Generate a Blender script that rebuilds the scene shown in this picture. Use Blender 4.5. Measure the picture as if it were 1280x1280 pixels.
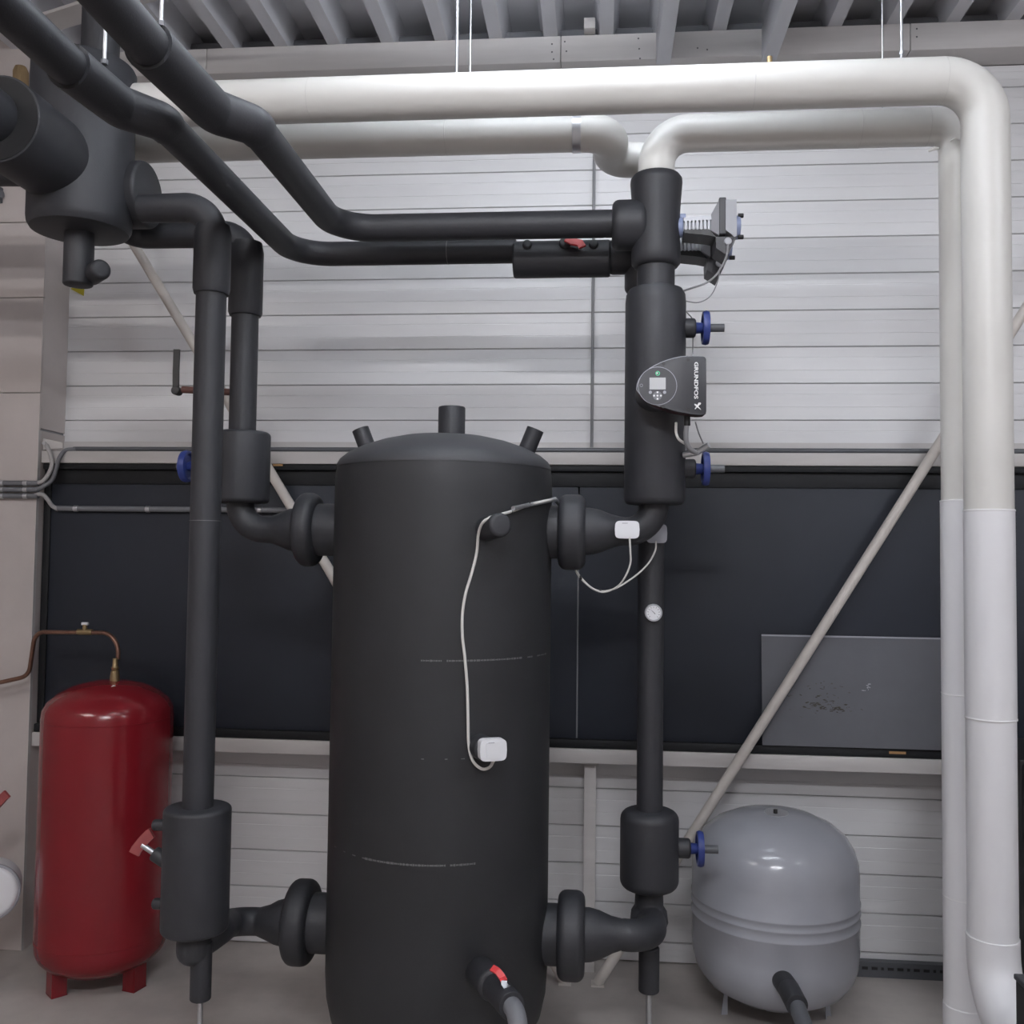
import bpy, bmesh, math, random
from mathutils import Vector, Matrix
random.seed(7)
for o in list(bpy.data.objects): bpy.data.objects.remove(o)
S = bpy.context.scene
COL = S.collection
V = Vector

# ------------------------------------------------------------------ camera
F = 1200.0; CAMZ = 1.6
PIT, YAW, ROL = (math.radians(a) for a in (2.515, 5.148, 0.705))
FW = V((-math.sin(YAW)*math.cos(PIT), math.cos(YAW)*math.cos(PIT), math.sin(PIT)))
RT0 = V((math.cos(YAW), math.sin(YAW), 0)); UP0 = RT0.cross(FW)
RT = RT0*math.cos(ROL) + UP0*math.sin(ROL)
UP = UP0*math.cos(ROL) - RT0*math.sin(ROL)
CAM = V((0, 0, CAMZ))
cd = bpy.data.cameras.new('camera'); cam = bpy.data.objects.new('camera', cd); COL.objects.link(cam)
cd.sensor_width = 36; cd.sensor_fit = 'HORIZONTAL'; cd.lens = 36*F/1280; cd.clip_start = 0.02
cam.matrix_world = Matrix(((RT.x, UP.x, -FW.x, CAM.x), (RT.y, UP.y, -FW.y, CAM.y), (RT.z, UP.z, -FW.z, CAM.z), (0, 0, 0, 1)))
S.camera = cam

# ------------------------------------------------------------------ world, lamps, exposure
w = bpy.data.worlds.new('world'); S.world = w; w.use_nodes = True
w.node_tree.nodes['Background'].inputs[0].default_value = (0.75, 0.77, 0.82, 1)
w.node_tree.nodes['Background'].inputs[1].default_value = 0.05
S.view_settings.view_transform = 'Standard'; S.view_settings.look = 'None'
S.view_settings.exposure = -0.12; S.view_settings.gamma = 1.0; S.view_settings.use_curve_mapping = False

# fluorescent fixtures: (x, y, z, tube radiance, colour); built with the lamps' own builder further down
LAMPS = [(-0.05, 2.50, 3.47, 38, (0.88, 0.93, 1.0)), (0.05, -1.10, 3.45, 285, (0.96, 0.96, 1.0)), (-0.05, 1.30, 3.47, 60, (0.91, 0.95, 1.0)),
         (-2.55, 0.1, 3.45, 100, (1.0, 0.95, 0.93)), (2.75, 0.6, 3.45, 150, (0.91, 0.94, 1.0))]  # this left and right pair is added fill, to even out the brightness

# ------------------------------------------------------------------ helpers
def ray(x, y): return FW + RT*((x-640)/F) - UP*((y-640)/F)
def P(x, y, Y):                       # the point of the plane Y = const that lies at this place
    d = ray(x, y); return CAM + d*(Y/d.y)
def PZ(x, y, Z):
    d = ray(x, y); return CAM + d*((Z-CAMZ)/d.z)
def RAD(wpx, p): return wpx*0.5*((V(p)-CAM).dot(FW))/F      # width in the picture -> radius
def PC(x, y, ax, ay, r):              # nearest point of a vertical cylinder
    d = ray(x, y); a = d.x*d.x+d.y*d.y; b = -2*(d.x*ax+d.y*ay); c = ax*ax+ay*ay-r*r
    q = b*b-4*a*c
    t = (-b-math.sqrt(q))/(2*a) if q > 0 else -b/(2*a)
    return CAM + d*t

OFF = {}
def obj(name, bm, mat, parent=None, smooth=True, ang=40):
    off = OFF.get(parent.name, V((0, 0, 0))) if parent else V((0, 0, 0))
    bmesh.ops.recalc_face_normals(bm, faces=bm.faces)
    if off.length: bmesh.ops.translate(bm, verts=bm.verts, vec=-off)
    me = bpy.data.meshes.new(name); 
    if smooth:
        for f in bm.faces: f.smooth = True
        for e in bm.edges:
            if len(e.link_faces) == 2 and e.calc_face_angle(0) > math.radians(ang): e.smooth = False
    bm.to_mesh(me); bm.free()
    me.materials.append(mat)
    o = bpy.data.objects.new(name, me); COL.objects.link(o)
    if parent: o.parent = parent; OFF[o.name] = off
    else: OFF[o.name] = V((0, 0, 0))
    return o
def thing(name, label, cat, loc, group=None):
    o = bpy.data.objects.new(name, None); COL.objects.link(o); o.location = loc
    o.empty_display_size = 0.1
    OFF[o.name] = V(loc); tag(o, label, cat, group); return o
def tag(o, label, cat, group=None):
    o['label'] = label; o['category'] = cat
    if group: o['group'] = group
    return o
def struct(o, label=None):
    o['kind'] = 'structure'
    if label: o['label'] = label
    return o

def frame(d):
    d = d.normalized(); a = V((0, 0, 1)) if abs(d.z) < 0.9 else V((1, 0, 0))
    u = d.cross(a).normalized(); return u, d.cross(u).normalized()
def ring_mesh(bm, rings, capa=True, capb=True):
    prev = None
    for r in rings:
        vs = [bm.verts.new(p) for p in r]
        if prev:
            n = len(vs)
            for i in range(n):
                bm.faces.new((prev[i], prev[(i+1) % n], vs[(i+1) % n], vs[i]))
        elif capa: first = vs
        prev = vs
    if capa: bm.faces.new(first[::-1])
    if capb: bm.faces.new(prev)
def tube(pts, segs=24, bm=None, cap=True):
    """pts: (pos, radius[, bend radius]) -> swept tube, round bends at the corners."""
    bm = bm or bmesh.new()
    pts = [(V(p[0]), p[1], p[2] if len(p) > 2 else 0) for p in pts]
    path = []
    for i, (p, r, fr) in enumerate(pts):
        if fr > 0 and 0 < i < len(pts)-1:
            a = (pts[i-1][0]-p); b = (pts[i+1][0]-p)
            th = a.angle(b); al = math.pi-th
            if al > 0.02:
                t = min(fr*math.tan(al/2), a.length*0.95, b.length*0.95)
                rr = t/math.tan(al/2)
                bis = (a.normalized()+b.normalized()).normalized()
                c = p + bis*(rr/math.cos(al/2))
                s = p + a.normalized()*t - c; e = p + b.normalized()*t - c
                n = max(3, int(al/0.13)); axis = s.cross(e).normalized()
                for k in range(n+1):
                    path.append((c + Matrix.Rotation(al*k/n, 3, axis) @ s, r))
                continue
        path.append((p, r))
    rings = []; u = None
    for i, (p, r) in enumerate(path):
        d = V((0, 0, 0))
        if i > 0: d += (p-path[i-1][0]).normalized()
        if i < len(path)-1: d += (path[i+1][0]-p).normalized()
        if d.length < 1e-6: d = (path[i+1][0]-p) if i == 0 else (p-path[i-1][0])
        d.normalize()
        if u is None: u, v = frame(d)
        else:
            u = (u - d*u.dot(d)).normalized(); v = d.cross(u)
        rings.append([p + (u*math.cos(2*math.pi*k/segs) + v*math.sin(2*math.pi*k/segs))*r for k in range(segs)])
    ring_mesh(bm, rings, cap, cap)
    return bm
def lathe(prof, org, axis=(0, 0, 1), segs=32, bm=None):
    """prof: (radius, distance along axis)"""
    bm = bm or bmesh.new(); axis = V(axis).normalized(); org = V(org); u, v = frame(axis)
    rings = []
    for r, t in prof:
        r = max(r, 0.0006)
        rings.append([org + axis*t + (u*math.cos(2*math.pi*k/segs)+v*math.sin(2*math.pi*k/segs))*r for k in range(segs)])
    ring_mesh(bm, rings); return bm
def rcyl(p0, p1, r, rnd=0.01, segs=32, bm=None, r1=None):
    """cylinder with rounded rims"""
    p0, p1 = V(p0), V(p1); L = (p1-p0).length; r1 = r if r1 is None else r1
    rnd = min(rnd, L*0.49, r*0.95, r1*0.95)
    prof = []
    for k in range(6):
        a = math.pi/2*k/5; prof.append((r-rnd+rnd*math.sin(a), rnd-rnd*math.cos(a)))
    for k in range(6):
        a = math.pi/2*k/5; prof.append((r1-rnd+rnd*math.cos(a), L-rnd+rnd*math.sin(a)))
    return lathe(prof, p0, p1-p0, segs, bm)
def box(lo, hi, bm=None, bev=0.0, rot=None, cen=None):
    bm = bm or bmesh.new(); lo, hi = V(lo), V(hi); n0 = len(bm.verts)
    r = bmesh.ops.create_cube(bm, size=1.0); vs = r['verts']
    c = (lo+hi)/2; s = hi-lo
    for v in vs: v.co = V((v.co.x*s.x, v.co.y*s.y, v.co.z*s.z)) + c
    if bev > 0:
        es = list({e for v in vs for e in v.link_edges})
        rr = bmesh.ops.bevel(bm, geom=es, offset=bev, segments=2, affect='EDGES', profile=0.5)
        vs = list({v for f in rr['faces'] for v in f.verts} | {v for v in vs if v.is_valid})
    if rot is not None:
        c = c if cen is None else V(cen)
        for v in vs: v.co = rot @ (v.co-c) + c
    return bm
def prism(poly, n, thick, bm=None):
    """planar polygon of world points, extruded by thick along n"""
    bm = bm or bmesh.new(); n = V(n).normalized()*thick
    a = [bm.verts.new(V(p)) for p in poly]; b = [bm.verts.new(V(p)+n) for p in poly]
    bm.faces.new(a); bm.faces.new(b[::-1])
    for i in range(len(a)):
        j = (i+1) % len(a); bm.faces.new((a[i], b[i], b[j], a[j]))
    return bm
def clone(src, parent, name=None):
    c = src.copy(); COL.objects.link(c); c.parent = parent; return c
def spline(pts, n=6):
    """Catmull-Rom through points"""
    q = [V(p) for p in pts]; q = [q[0]*2-q[1]] + q + [q[-1]*2-q[-2]]; out = []
    for i in range(1, len(q)-2):
        for k in range(n):
            t = k/n; a, b, c, d = q[i-1], q[i], q[i+1], q[i+2]
            out.append(0.5*((2*b)+(c-a)*t+(2*a-5*b+4*c-d)*t*t+(3*b-a-3*c+d)*t**3))
    out.append(q[-2]); return out
def cable(pts, r, segs=8, n=6): return tube([(p, r) for p in spline(pts, n)], segs)

# ------------------------------------------------------------------ materials
def mat(name, c, rough=0.5, metal=0.0, var=0.0, scale=6.0, bump=0.0, bscale=60.0, c2=None, emit=0, spec=0.5, stretch=(1, 1, 1)):
    m = bpy.data.materials.new(name); m.use_nodes = True; nt = m.node_tree; b = nt.nodes['Principled BSDF']
    b.inputs['Base Color'].default_value = (*c, 1); b.inputs['Roughness'].default_value = rough
    b.inputs['Metallic'].default_value = metal; b.inputs['Specular IOR Level'].default_value = spec
    tc = nt.nodes.new('ShaderNodeTexCoord'); mp = nt.nodes.new('ShaderNodeMapping'); mp.inputs['Scale'].default_value = stretch
    nt.links.new(tc.outputs['Object'], mp.inputs['Vector'])
    if var or c2:
        n = nt.nodes.new('ShaderNodeTexNoise'); n.inputs['Scale'].default_value = scale; n.inputs['Detail'].default_value = 6
        n.inputs['Roughness'].default_value = 0.6
        r = nt.nodes.new('ShaderNodeValToRGB'); nt.links.new(mp.outputs[0], n.inputs['Vector'])
        c2 = c2 or tuple(x*(1-var) for x in c)
        r.color_ramp.elements[0].position = 0.35; r.color_ramp.elements[0].color = (*c2, 1)
        r.color_ramp.elements[1].position = 0.65; r.color_ramp.elements[1].color = (*c, 1)
        nt.links.new(n.outputs['Fac'], r.inputs[0]); nt.links.new(r.outputs[0], b.inputs['Base Color'])
    if bump:
        n = nt.nodes.new('ShaderNodeTexNoise'); n.inputs['Scale'].default_value = bscale; n.inputs['Detail'].default_value = 3
        bp = nt.nodes.new('ShaderNodeBump'); bp.inputs['Strength'].default_value = bump; bp.inputs['Distance'].default_value = 0.01
        nt.links.new(mp.outputs[0], n.inputs['Vector']); nt.links.new(n.outputs['Fac'], bp.inputs['Height'])
        nt.links.new(bp.outputs[0], b.inputs['Normal'])
    if emit: 
        b.inputs['Emission Color'].default_value = (*c, 1); b.inputs['Emission Strength'].default_value = emit
    return m
FOAM = mat('black_foam', (0.0260, 0.0270, 0.0320), 0.54, var=0.12, scale=9, bump=0.05, bscale=220)
FOAMD = mat('black_foam_edge', (0.012, 0.012, 0.013), 0.8)
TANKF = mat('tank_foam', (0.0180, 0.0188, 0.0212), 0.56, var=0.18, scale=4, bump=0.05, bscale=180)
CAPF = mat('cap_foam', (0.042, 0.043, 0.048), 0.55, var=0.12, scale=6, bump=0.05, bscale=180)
PVC = mat('white_jacket', (0.66, 0.65, 0.62), 0.38, var=0.06, scale=3)
PVCC = mat('cool_white_jacket', (0.76, 0.76, 0.78), 0.38, var=0.04, scale=3)
SEAM = mat('jacket_seam', (0.60, 0.59, 0.565), 0.5)
SEAMW = mat('white_seam', (0.82, 0.82, 0.83), 0.45)
WALLM = mat('white_cladding', (0.73, 0.73, 0.74), 0.42, var=0.07, scale=2.2, stretch=(0.6, 1, 4))
WALLB = mat('cladding_gap', (0.30, 0.30, 0.31), 0.8)
LEFTM = mat('column_paint', (0.56, 0.51, 0.49), 0.6, var=0.14, scale=2.5, bump=0.03, bscale=30)
FLOORM = mat('concrete', (0.50, 0.465, 0.435), 0.6, c2=(0.38, 0.35, 0.33), scale=3.0, bump=0.12, bscale=14)
CEILM = mat('ceiling_paint', (0.66, 0.67, 0.71), 0.55, var=0.12, scale=2)
TIMB = mat('painted_timber', (0.58, 0.56, 0.55), 0.5, var=0.12, scale=5, stretch=(0.3, 1, 3))
DARKP = mat('dark_board', (0.020, 0.024, 0.034), 0.55, var=0.15, scale=2.5, spec=0.35)
FRAMEB = mat('black_frame', (0.011, 0.012, 0.014), 0.6, spec=0.3)
SHEET = mat('grey_sheet', (0.115, 0.120, 0.135), 0.5, var=0.15, scale=3)
SHEETD = mat('sheet_stain', (0.085, 0.085, 0.083), 0.7)
RUSTM = mat('dirt', (0.05, 0.045, 0.035), 0.9)
BRACE = mat('brace_paint', (0.62, 0.58, 0.54), 0.5, var=0.12, scale=14)
STEEL = mat('galvanised_steel', (0.55, 0.56, 0.58), 0.35, metal=0.9)
CONDUIT = mat('grey_conduit', (0.16, 0.165, 0.18), 0.5)
FLEX = mat('pale_flex', (0.42, 0.41, 0.41), 0.5)
REDT = mat('red_enamel', (0.200, 0.010, 0.016), 0.20, var=0.1, scale=2)
REDH = mat('red_handle', (0.62, 0.045, 0.05), 0.4)
REDO = mat('dull_red_handle', (0.30, 0.07, 0.07), 0.35)
GREYT = mat('grey_enamel', (0.39, 0.405, 0.445), 0.17, var=0.06, scale=2)
BLUE = mat('blue_handwheel', (0.022, 0.04, 0.19), 0.4)
SPIN = mat('spindle', (0.09, 0.095, 0.105), 0.4)
COPPER = mat('copper', (0.30, 0.17, 0.125), 0.32, metal=0.85, var=0.3, scale=30)
COPPERD = mat('copper_dull', (0.12, 0.05, 0.04), 0.55)
BRASS = mat('brass', (0.32, 0.24, 0.13), 0.4, metal=0.8)
WHITEP = mat('white_plastic', (0.78, 0.79, 0.82), 0.4)
GREYP = mat('grey_plastic', (0.36, 0.37, 0.41), 0.45)
SILVER = mat('cast_aluminium', (0.44, 0.45, 0.48), 0.45, metal=0.3)
COVERM = mat('grey_cover', (0.38, 0.39, 0.42), 0.5)
LBLUE = mat('pale_blue_plastic', (0.28, 0.33, 0.50), 0.4)
DGREY = mat('dark_grey_plastic', (0.040, 0.041, 0.047), 0.45)
BLACKP = mat('black_plastic', (0.012, 0.012, 0.013), 0.45)
PUMPR = mat('pump_body', (0.06, 0.02, 0.025), 0.45)
CABW = mat('white_cable', (0.68, 0.67, 0.64), 0.5)
CABG = mat('grey_cable', (0.22, 0.22, 0.23), 0.5)
PRINT = mat('print', (0.14, 0.14, 0.14), 0.7)
TEXTW = mat('white_print', (0.8, 0.8, 0.8), 0.5)
SCREEN = mat('lcd', (0.42, 0.43, 0.44), 0.35, emit=0.15)
GREEN = mat('green_led', (0.08, 0.50, 0.25), 0.4, emit=0.15)
YELL = mat('yellow_sign', (0.45, 0.38, 0.03), 0.5)
TAPE = mat('orange_tape', (0.42, 0.24, 0.10), 0.6)
WOOD = mat('raw_wood', (0.36, 0.25, 0.13), 0.7, var=0.4, scale=30, stretch=(1, 1, 0.2))
LINER = mat('panel_joint', (0.20, 0.20, 0.21), 0.6)
BOXB = mat('black_cabinet', (0.02, 0.02, 0.022), 0.5)

# ------------------------------------------------------------------ room shell
YW = 3.89
def pbox(name, lo, hi, m, parent=None, bev=0.0): return obj(name, box(lo, hi, bev=bev), m, parent, smooth=bev > 0)
floor = struct(pbox('floor', (-3.6, -3.2, -0.1), (4.2, 4.05, 0), FLOORM), 'mottled grey concrete floor')
wall = struct(pbox('wall_back', (-3.6, YW+0.012, 0), (4.2, YW+0.15, 3.9), WALLB), 'white horizontal metal cladding wall')
struct(pbox('wall_right', (4.2, -3.2, 0), (4.3, 4.05, 3.9), LEFTM), 'plain painted side wall')
struct(pbox('wall_front', (-3.6, -3.3, 0), (4.2, -3.2, 3.9), LEFTM), 'plain painted wall behind')
struct(pbox('wall_side', (-3.7, -3.2, 0), (-3.6, 4.05, 3.9), LEFTM), 'plain painted far side wall')
# cladding planks, one profile shared
PH = 0.1476; Z0 = 0.08; XL, XR = -2.30, 4.2
def plank_bm(h):
    bm = bmesh.new(); g = 0.0035
    prof = [(0.012, 0.0)]
    prof += [(0.0, g)]
    for fz in (0.36, 0.71):
        prof += [(0.0, h*fz-0.0015), (0.0009, h*fz), (-0.0006 if fz < 0.5 else 0.0, h*fz+0.0012)]
        if fz < 0.5: prof += [(-0.0006, h*0.71-0.003)]
    prof += [(0.0, h-g*0.6), (0.012, h)]
    a = [bm.verts.new((XL, y, z)) for y, z in prof]; b = [bm.verts.new((XR, y, z)) for y, z in prof]
    for i in range(len(a)-1): bm.faces.new((a[i], a[i+1], b[i+1], b[i]))
    bm.faces.new(a); bm.faces.new(b[::-1]); bm.faces.new((a[0], b[0], b[-1], a[-1]))
    return bm
def plank(z, h, me=None):
    o = obj('wall_plank', plank_bm(h), WALLM, wall, smooth=False) if me is None else bpy.data.objects.new('wall_plank', me)
    if me is not None: COL.objects.link(o); o.parent = wall
    o.location = (0, YW, z); return o
first = plank(Z0, PH)
for k in range(1, 24):
    z = Z0+PH*k
    if 0.80 < z+PH*0.5 < 1.98: continue
    if z+PH > 3.60: break
    plank(z, PH, first.data)
plank(0.002, 0.076)
# header boards along the top of the wall
jo = [-2.28, P(258, 80, 3.75).x, P(701, 60, 3.75).x, P(1138, 40, 3.75).x, 4.2]
for a, b in zip(jo[:-1], jo[1:]):
    pbox('header_board', (a+0.001, 3.75, 3.565), (b-0.001, YW, 3.672), TIMB, wall, 0.003)
plank(3.4748, 0.090)
for x, y in [(690, 55), (690, 65), (692, 74), (706, 52), (708, 64), (798, 48), (799, 61), (800, 73), (872, 60), (884, 62), (1146, 36), (1146, 46)]:
    p = P(x, y, 3.75); obj('nail_head', lathe([(0.004, 0), (0.003, 0.0015)], (p.x, 3.7505, p.z), (0, -1, 0), 8), SPIN, wall)
# girts above and below the dark window band
pbox('girt', (-2.268, 3.718, 1.949), (4.2, YW, 1.998), TIMB, wall, 0.003)
pbox('girt', (-2.268, 3.718, 0.804), (4.2, YW, 0.859), TIMB, wall, 0.003)
pbox('flashing_strip', (-2.28, YW-0.004, 2.002), (4.2, YW, 2.056), TIMB, wall)
# post under the lower girt
px = P(737, 1050, 3.78).x
pbox('girt_post', (px-0.023, 3.77, 0.0), (px+0.023, YW-0.002, 0.789), TIMB, wall, 0.002)
pbox('post_plate', (px-0.034, 3.762, 0.789), (px+0.034, YW-0.002, 0.804), TIMB, wall, 0.002)
# dark window band
win = struct(pbox('window_1', (-2.266, 3.79, 0.859), (4.2, YW+0.005, 1.949), FRAMEB), 'long dark blacked-out window band')
jx = P(722, 800, 3.75).x
for a, b in ((-2.264, jx-0.003), (jx+0.003, 1.52), (1.53, 2.9), (2.91, 4.2)):
    pbox('dark_panel', (a, 3.750, 0.890), (b, 3.79, 1.925), DARKP, win, 0.002)
pbox('panel_joint', (jx-0.0025, 3.753, 0.890), (jx+0.0025, 3.79, 1.56), LINER, win)
pbox('window_rail', (-2.264, 3.722, 0.860), (4.2, 3.79, 0.893), FRAMEB, win, 0.004)
pbox('window_rail', (-2.264, 3.726, 1.924), (4.2, 3.79, 1.948), FRAMEB, win, 0.004)
pbox('window_rail', (-2.264, 3.744, 1.866), (4.2, 3.79, 1.924), FRAMEB, win, 0.002)
pbox('window_stile', (-2.264, 3.742, 0.893), (-2.235, 3.79, 1.924), FRAMEB, win, 0.002)
q = P(1122, 944, 3.72); pbox('tape_strip', (q.x-0.03, 3.7205, 0.875), (q.x+0.03, 3.7225, 0.884), TAPE, win)
q = P(347, 580, 3.72); pbox('wood_chip', (q.x-0.02, 3.722, 1.940), (q.x+0.02, 3.727, 1.9485), TAPE, win)
# boxed column at the left with its cladding boards
YC = 3.70; XC = -2.27
lw = struct(pbox('wall_left', (-3.6, YC+0.012, 0), (XC-0.006, YW+0.012, 3.9), WALLB), 'pinkish white boxed column at the wall')
zs = [0.0, P(20, 491, YC).z, P(20, 372, YC).z, P(20, 278, YC).z, 3.9]
for a, b in zip(zs[:-1], zs[1:]):
    pbox('column_board', (-3.59, YC, a+0.0015), (XC, YC+0.012, b-0.0015), LEFTM, lw, 0.002)
pbox('return_board', (XC-0.006, YC+0.012, 2.09), (XC, YW+0.010, 3.9), LEFTM, lw)
pbox('return_board', (XC-0.006, YC+0.012, 0.0), (XC, YW+0.010, 2.08), LEFTM, lw)
pbox('corner_angle', (XC-0.001, YC-0.002, 0.0), (XC+0.001, YC+0.016, 2.08), TIMB, lw)
# ceiling: ribbed deck, rafters
ZD = 3.672; PITCH = 0.2215
bm = bmesh.new(); prof = []
n0 = -17
for k in range(n0, 20):
    x = 0.016+PITCH*k
    prof += [(x-0.027, ZD), (x+0.027, ZD), (x+0.052, ZD+0.105), (x+PITCH-0.052, ZD+0.105)]
a = [bm.verts.new((x, -3.2, z)) for x, z in prof]; b = [bm.verts.new((x, 4.0, z)) for x, z in prof]
for i in range(len(a)-1): bm.faces.new((a[i], b[i], b[i+1], a[i+1]))
ceil = struct(obj('ceiling', bm, CEILM, smooth=False), 'grey ribbed metal roof deck')
pbox('deck_backing', (-3.7, -3.3, ZD+0.112), (4.3, 4.05, ZD+0.2), CEILM, ceil)
for k in range(-10, 19):     # dark closure pieces between the ribs above the header
    x = 0.016+PITCH*k+PITCH/2
    pbox('deck_closure', (x-0.075, 3.80, ZD), (x+0.075, 3.83, ZD+0.05), CONDUIT, ceil)
for xx in (0.24, 0.65):
    pbox('rafter', (xx-0.028, -3.2, 3.54), (xx+0.028, 3.748, ZD+0.0), CEILM, ceil, 0.002)
p = P(737, 36, 3.74); pbox('ceiling_block', (p.x-0.022, 3.70, 3.672), (p.x+0.022, 3.75, 3.715), TIMB, ceil, 0.002)
# flat diagonal roof tie at the left
p0, p1 = PZ(60, 30, 3.60), PZ(300, -45, 3.60)
d = (p1-p0).normalized(); s = V((0, 0, 1)).cross(d)*0.05
obj('roof_tie', prism([p0-s, p1-s, p1+s, p0+s], (0, 0, 1), 0.012), TIMB, ceil, smooth=False)
# perforated base strip on the right
bb = P(1062, 1215, 3.86).x
base = struct(pbox('baseboard_back', (bb, 3.855, 0.0), (3.2, 3.886, 0.058), SPIN), 'black perforated strip along the floor')
x = bb+0.02; k = 0
while x < 1.6:
    wd = 0.022 if k % 3 else 0.010
    pbox('slot', (x, 3.852, 0.030), (x+wd, 3.8555, 0.040), BLACKP, base); x += wd+0.014; k += 1

# fluorescent lamps under the roof deck; the last two are added fill lamps
for i, (lx, ly, lz, le, lc) in enumerate(LAMPS):
    lf = thing('fluorescent_lamp', ['twin tube ceiling lamp above the pipes', 'twin tube ceiling lamp at the far end of the room', 'twin tube ceiling lamp in the middle of the room', 'added twin tube fill lamp along the far side wall', 'added twin tube fill lamp near the plain side wall'][i], 'lamp', (lx, ly, lz))
    obj('lamp_body', box((lx-0.65, ly-0.09, lz+0.03), (lx+0.65, ly+0.09, lz+0.07), bev=0.004), WHITEP, lf, smooth=False)
    for sx in (-0.4, 0.4): obj('suspension', tube([((lx+sx, ly, lz+0.068), 0.004), ((lx+sx, ly, ZD-0.001), 0.004)], 8), STEEL, lf)
    TM = mat('lamp_tube', lc, 0.5, emit=le)
    for sy in (-0.05, 0.05): obj('lamp_tube', tube([((lx-0.6, ly+sy, lz), 0.013), ((lx+0.6, ly+sy, lz), 0.013)], 12), TM, lf)

# ------------------------------------------------------------------ buffer tank
TX, TY, TR = -0.478, 2.95, 0.335
tank = thing('buffer_tank', 'tall black foam-insulated buffer tank with domed top', 'tank', (TX, TY, 0))
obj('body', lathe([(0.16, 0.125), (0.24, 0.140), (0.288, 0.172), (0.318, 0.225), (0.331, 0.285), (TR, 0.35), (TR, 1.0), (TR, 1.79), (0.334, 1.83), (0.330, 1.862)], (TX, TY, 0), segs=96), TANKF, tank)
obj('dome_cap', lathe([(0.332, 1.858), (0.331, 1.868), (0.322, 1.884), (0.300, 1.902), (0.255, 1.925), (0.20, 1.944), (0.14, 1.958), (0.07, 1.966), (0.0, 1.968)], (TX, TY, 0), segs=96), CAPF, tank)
obj('base_ring', lathe([(0.17, 0.0), (0.17, 0.14)], (TX, TY, 0), segs=48), FOAMD, tank)
obj('top_stub', lathe([(0.042, 0), (0.042, 0.098), (0.040, 0.101), (0.0, 0.101)], (TX+0.02, TY, 1.955), segs=32), FOAM, tank)
for sx in (-1, 1):
    ax = V((sx*0.40, 0, 1)).normalized()
    obj('angled_stub', lathe([(0.027, 0), (0.027, 0.088), (0.0, 0.088)], (TX+sx*0.243+0.006, TY, 1.905), ax, 24), FOAM, tank)
def radial(deg, z, rho): a = math.radians(deg); return V((TX+rho*math.sin(a), TY-rho*math.cos(a), z))
z1 = P(628, 656, 2.58).z
obj('front_stub', rcyl(radial(30, z1-0.012, 0.30), radial(30, z1, 0.435), 0.034, 0.012), FOAM, tank)
z2 = P(612, 938, 2.60).z
obj('sensor_stub', rcyl(radial(28, z2, 0.30), radial(28, z2, 0.385), 0.034, 0.008), FOAM, tank)
# nozzle collars
def nozzle(pxs, py, rn, rr, sgn, name='nozzle_collar'):
    a = P(pxs[0], py, TY); b = P(pxs[1], py, TY); z = a.z; c = TX+sgn*(TR-0.04)
    n = obj('nozzle', rcyl((c, TY, z), (b.x, TY, z), rn, 0.004), FOAM, tank)
    g = obj(name, rcyl((min(a.x, b.x), TY, z), (max(a.x, b.x), TY, z), rr, 0.026, 48), FOAM, tank)
    return z
zUR = nozzle((698, 732), 665, 0.082, 0.116, 1)
zLR = nozzle((697, 731), 1168, 0.088, 0.128, 1)
zUL = nozzle((399, 374), 662, 0.082, 0.116, -1)
zLL = nozzle((392, 362), 1153, 0.088, 0.126, -1)
# faded printed lines round the foam
def dashes(x0, x1, y0, dens, h, seed, name='print_line'):
    rnd = random.Random(seed); bm = bmesh.new(); x = x0; zc = PC(y0[0], y0[1], TX, TY, TR).z
    while x < x1:
        wd = rnd.uniform(1.5, 5)
        y = y0[1]
        if rnd.random() < dens:
            r = TR+0.0012; n = 3; top = []; bot = []
            zz = PC(x, y, TX, TY, r).z if False else None
            for k in range(n):
                yy = y
                for _ in range(5):
                    p = PC(x+wd*k/(n-1), yy, TX, TY, r); yy += (p.z-zc)*F/2.7
                hh = h*rnd.uniform(0.5, 1)
                top.append((p.x, p.y, p.z+hh)); bot.append((p.x, p.y, p.z-hh))
            vt = [bm.verts.new(q) for q in top]; vb = [bm.verts.new(q) for q in bot]
            for k in range(n-1): bm.faces.new((vt[k], vb[k], vb[k+1], vt[k+1]))
        x += wd+0.6
    o = obj(name, bm, PRINT, tank, smooth=False); o['label'] = 'faded pale printed line'; o['kind'] = 'stuff'; return o
dashes(526, 682, (550, 826), 0.85, 0.0030, 1)
dashes(520, 590, (550, 949), 0.35, 0.0016, 3)
dashes(418, 456, (545, 1082), 0.6, 0.002, 4); dashes(456, 592, (545, 1082), 0.93, 0.0034, 5)

# temperature sensors
def sensor(c, n, wd, ht, dp, label, m=WHITEP):
    n = V(n).normalized(); r = V((0, 0, 1)).cross(n).normalized(); u = n.cross(r)
    t = thing('temperature_sensor', label, 'sensor', c, 'white clip-on temperature sensors')
    def rr(w_, h_, bulge, z0, th, mm, name, par):
        pts = []
        for k in range(24):
            a = 2*math.pi*k/24
            ca, sa = math.cos(a), math.sin(a)
            e = 0.35
            x = w_/2*math.copysign(abs(ca)**e, ca); y = h_/2*math.copysign(abs(sa)**e, sa)
            x *= 1+bulge*(1-(2*y/h_)**2)
            pts.append(V(c)+r*x+u*y+n*z0)
        return obj(name, prism(pts, n, th), mm, par)
    b = rr(wd, ht, 0.06, -dp, dp, m, 'casing', t)
    rr(wd*0.62, ht*0.80, 0.0, 0, 0.0025, m, 'cover', b)
    q = V(c)+u*ht*0.34-r*wd*0.10+n*0.0026
    obj('imprint', prism([q-r*wd*0.12, q+r*wd*0.12, q+r*wd*0.12+u*0.002, q-r*wd*0.12+u*0.002], n, 0.0006), GREYP, b, smooth=False)
    return t
cs = P(617, 938, 2.588)
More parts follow.
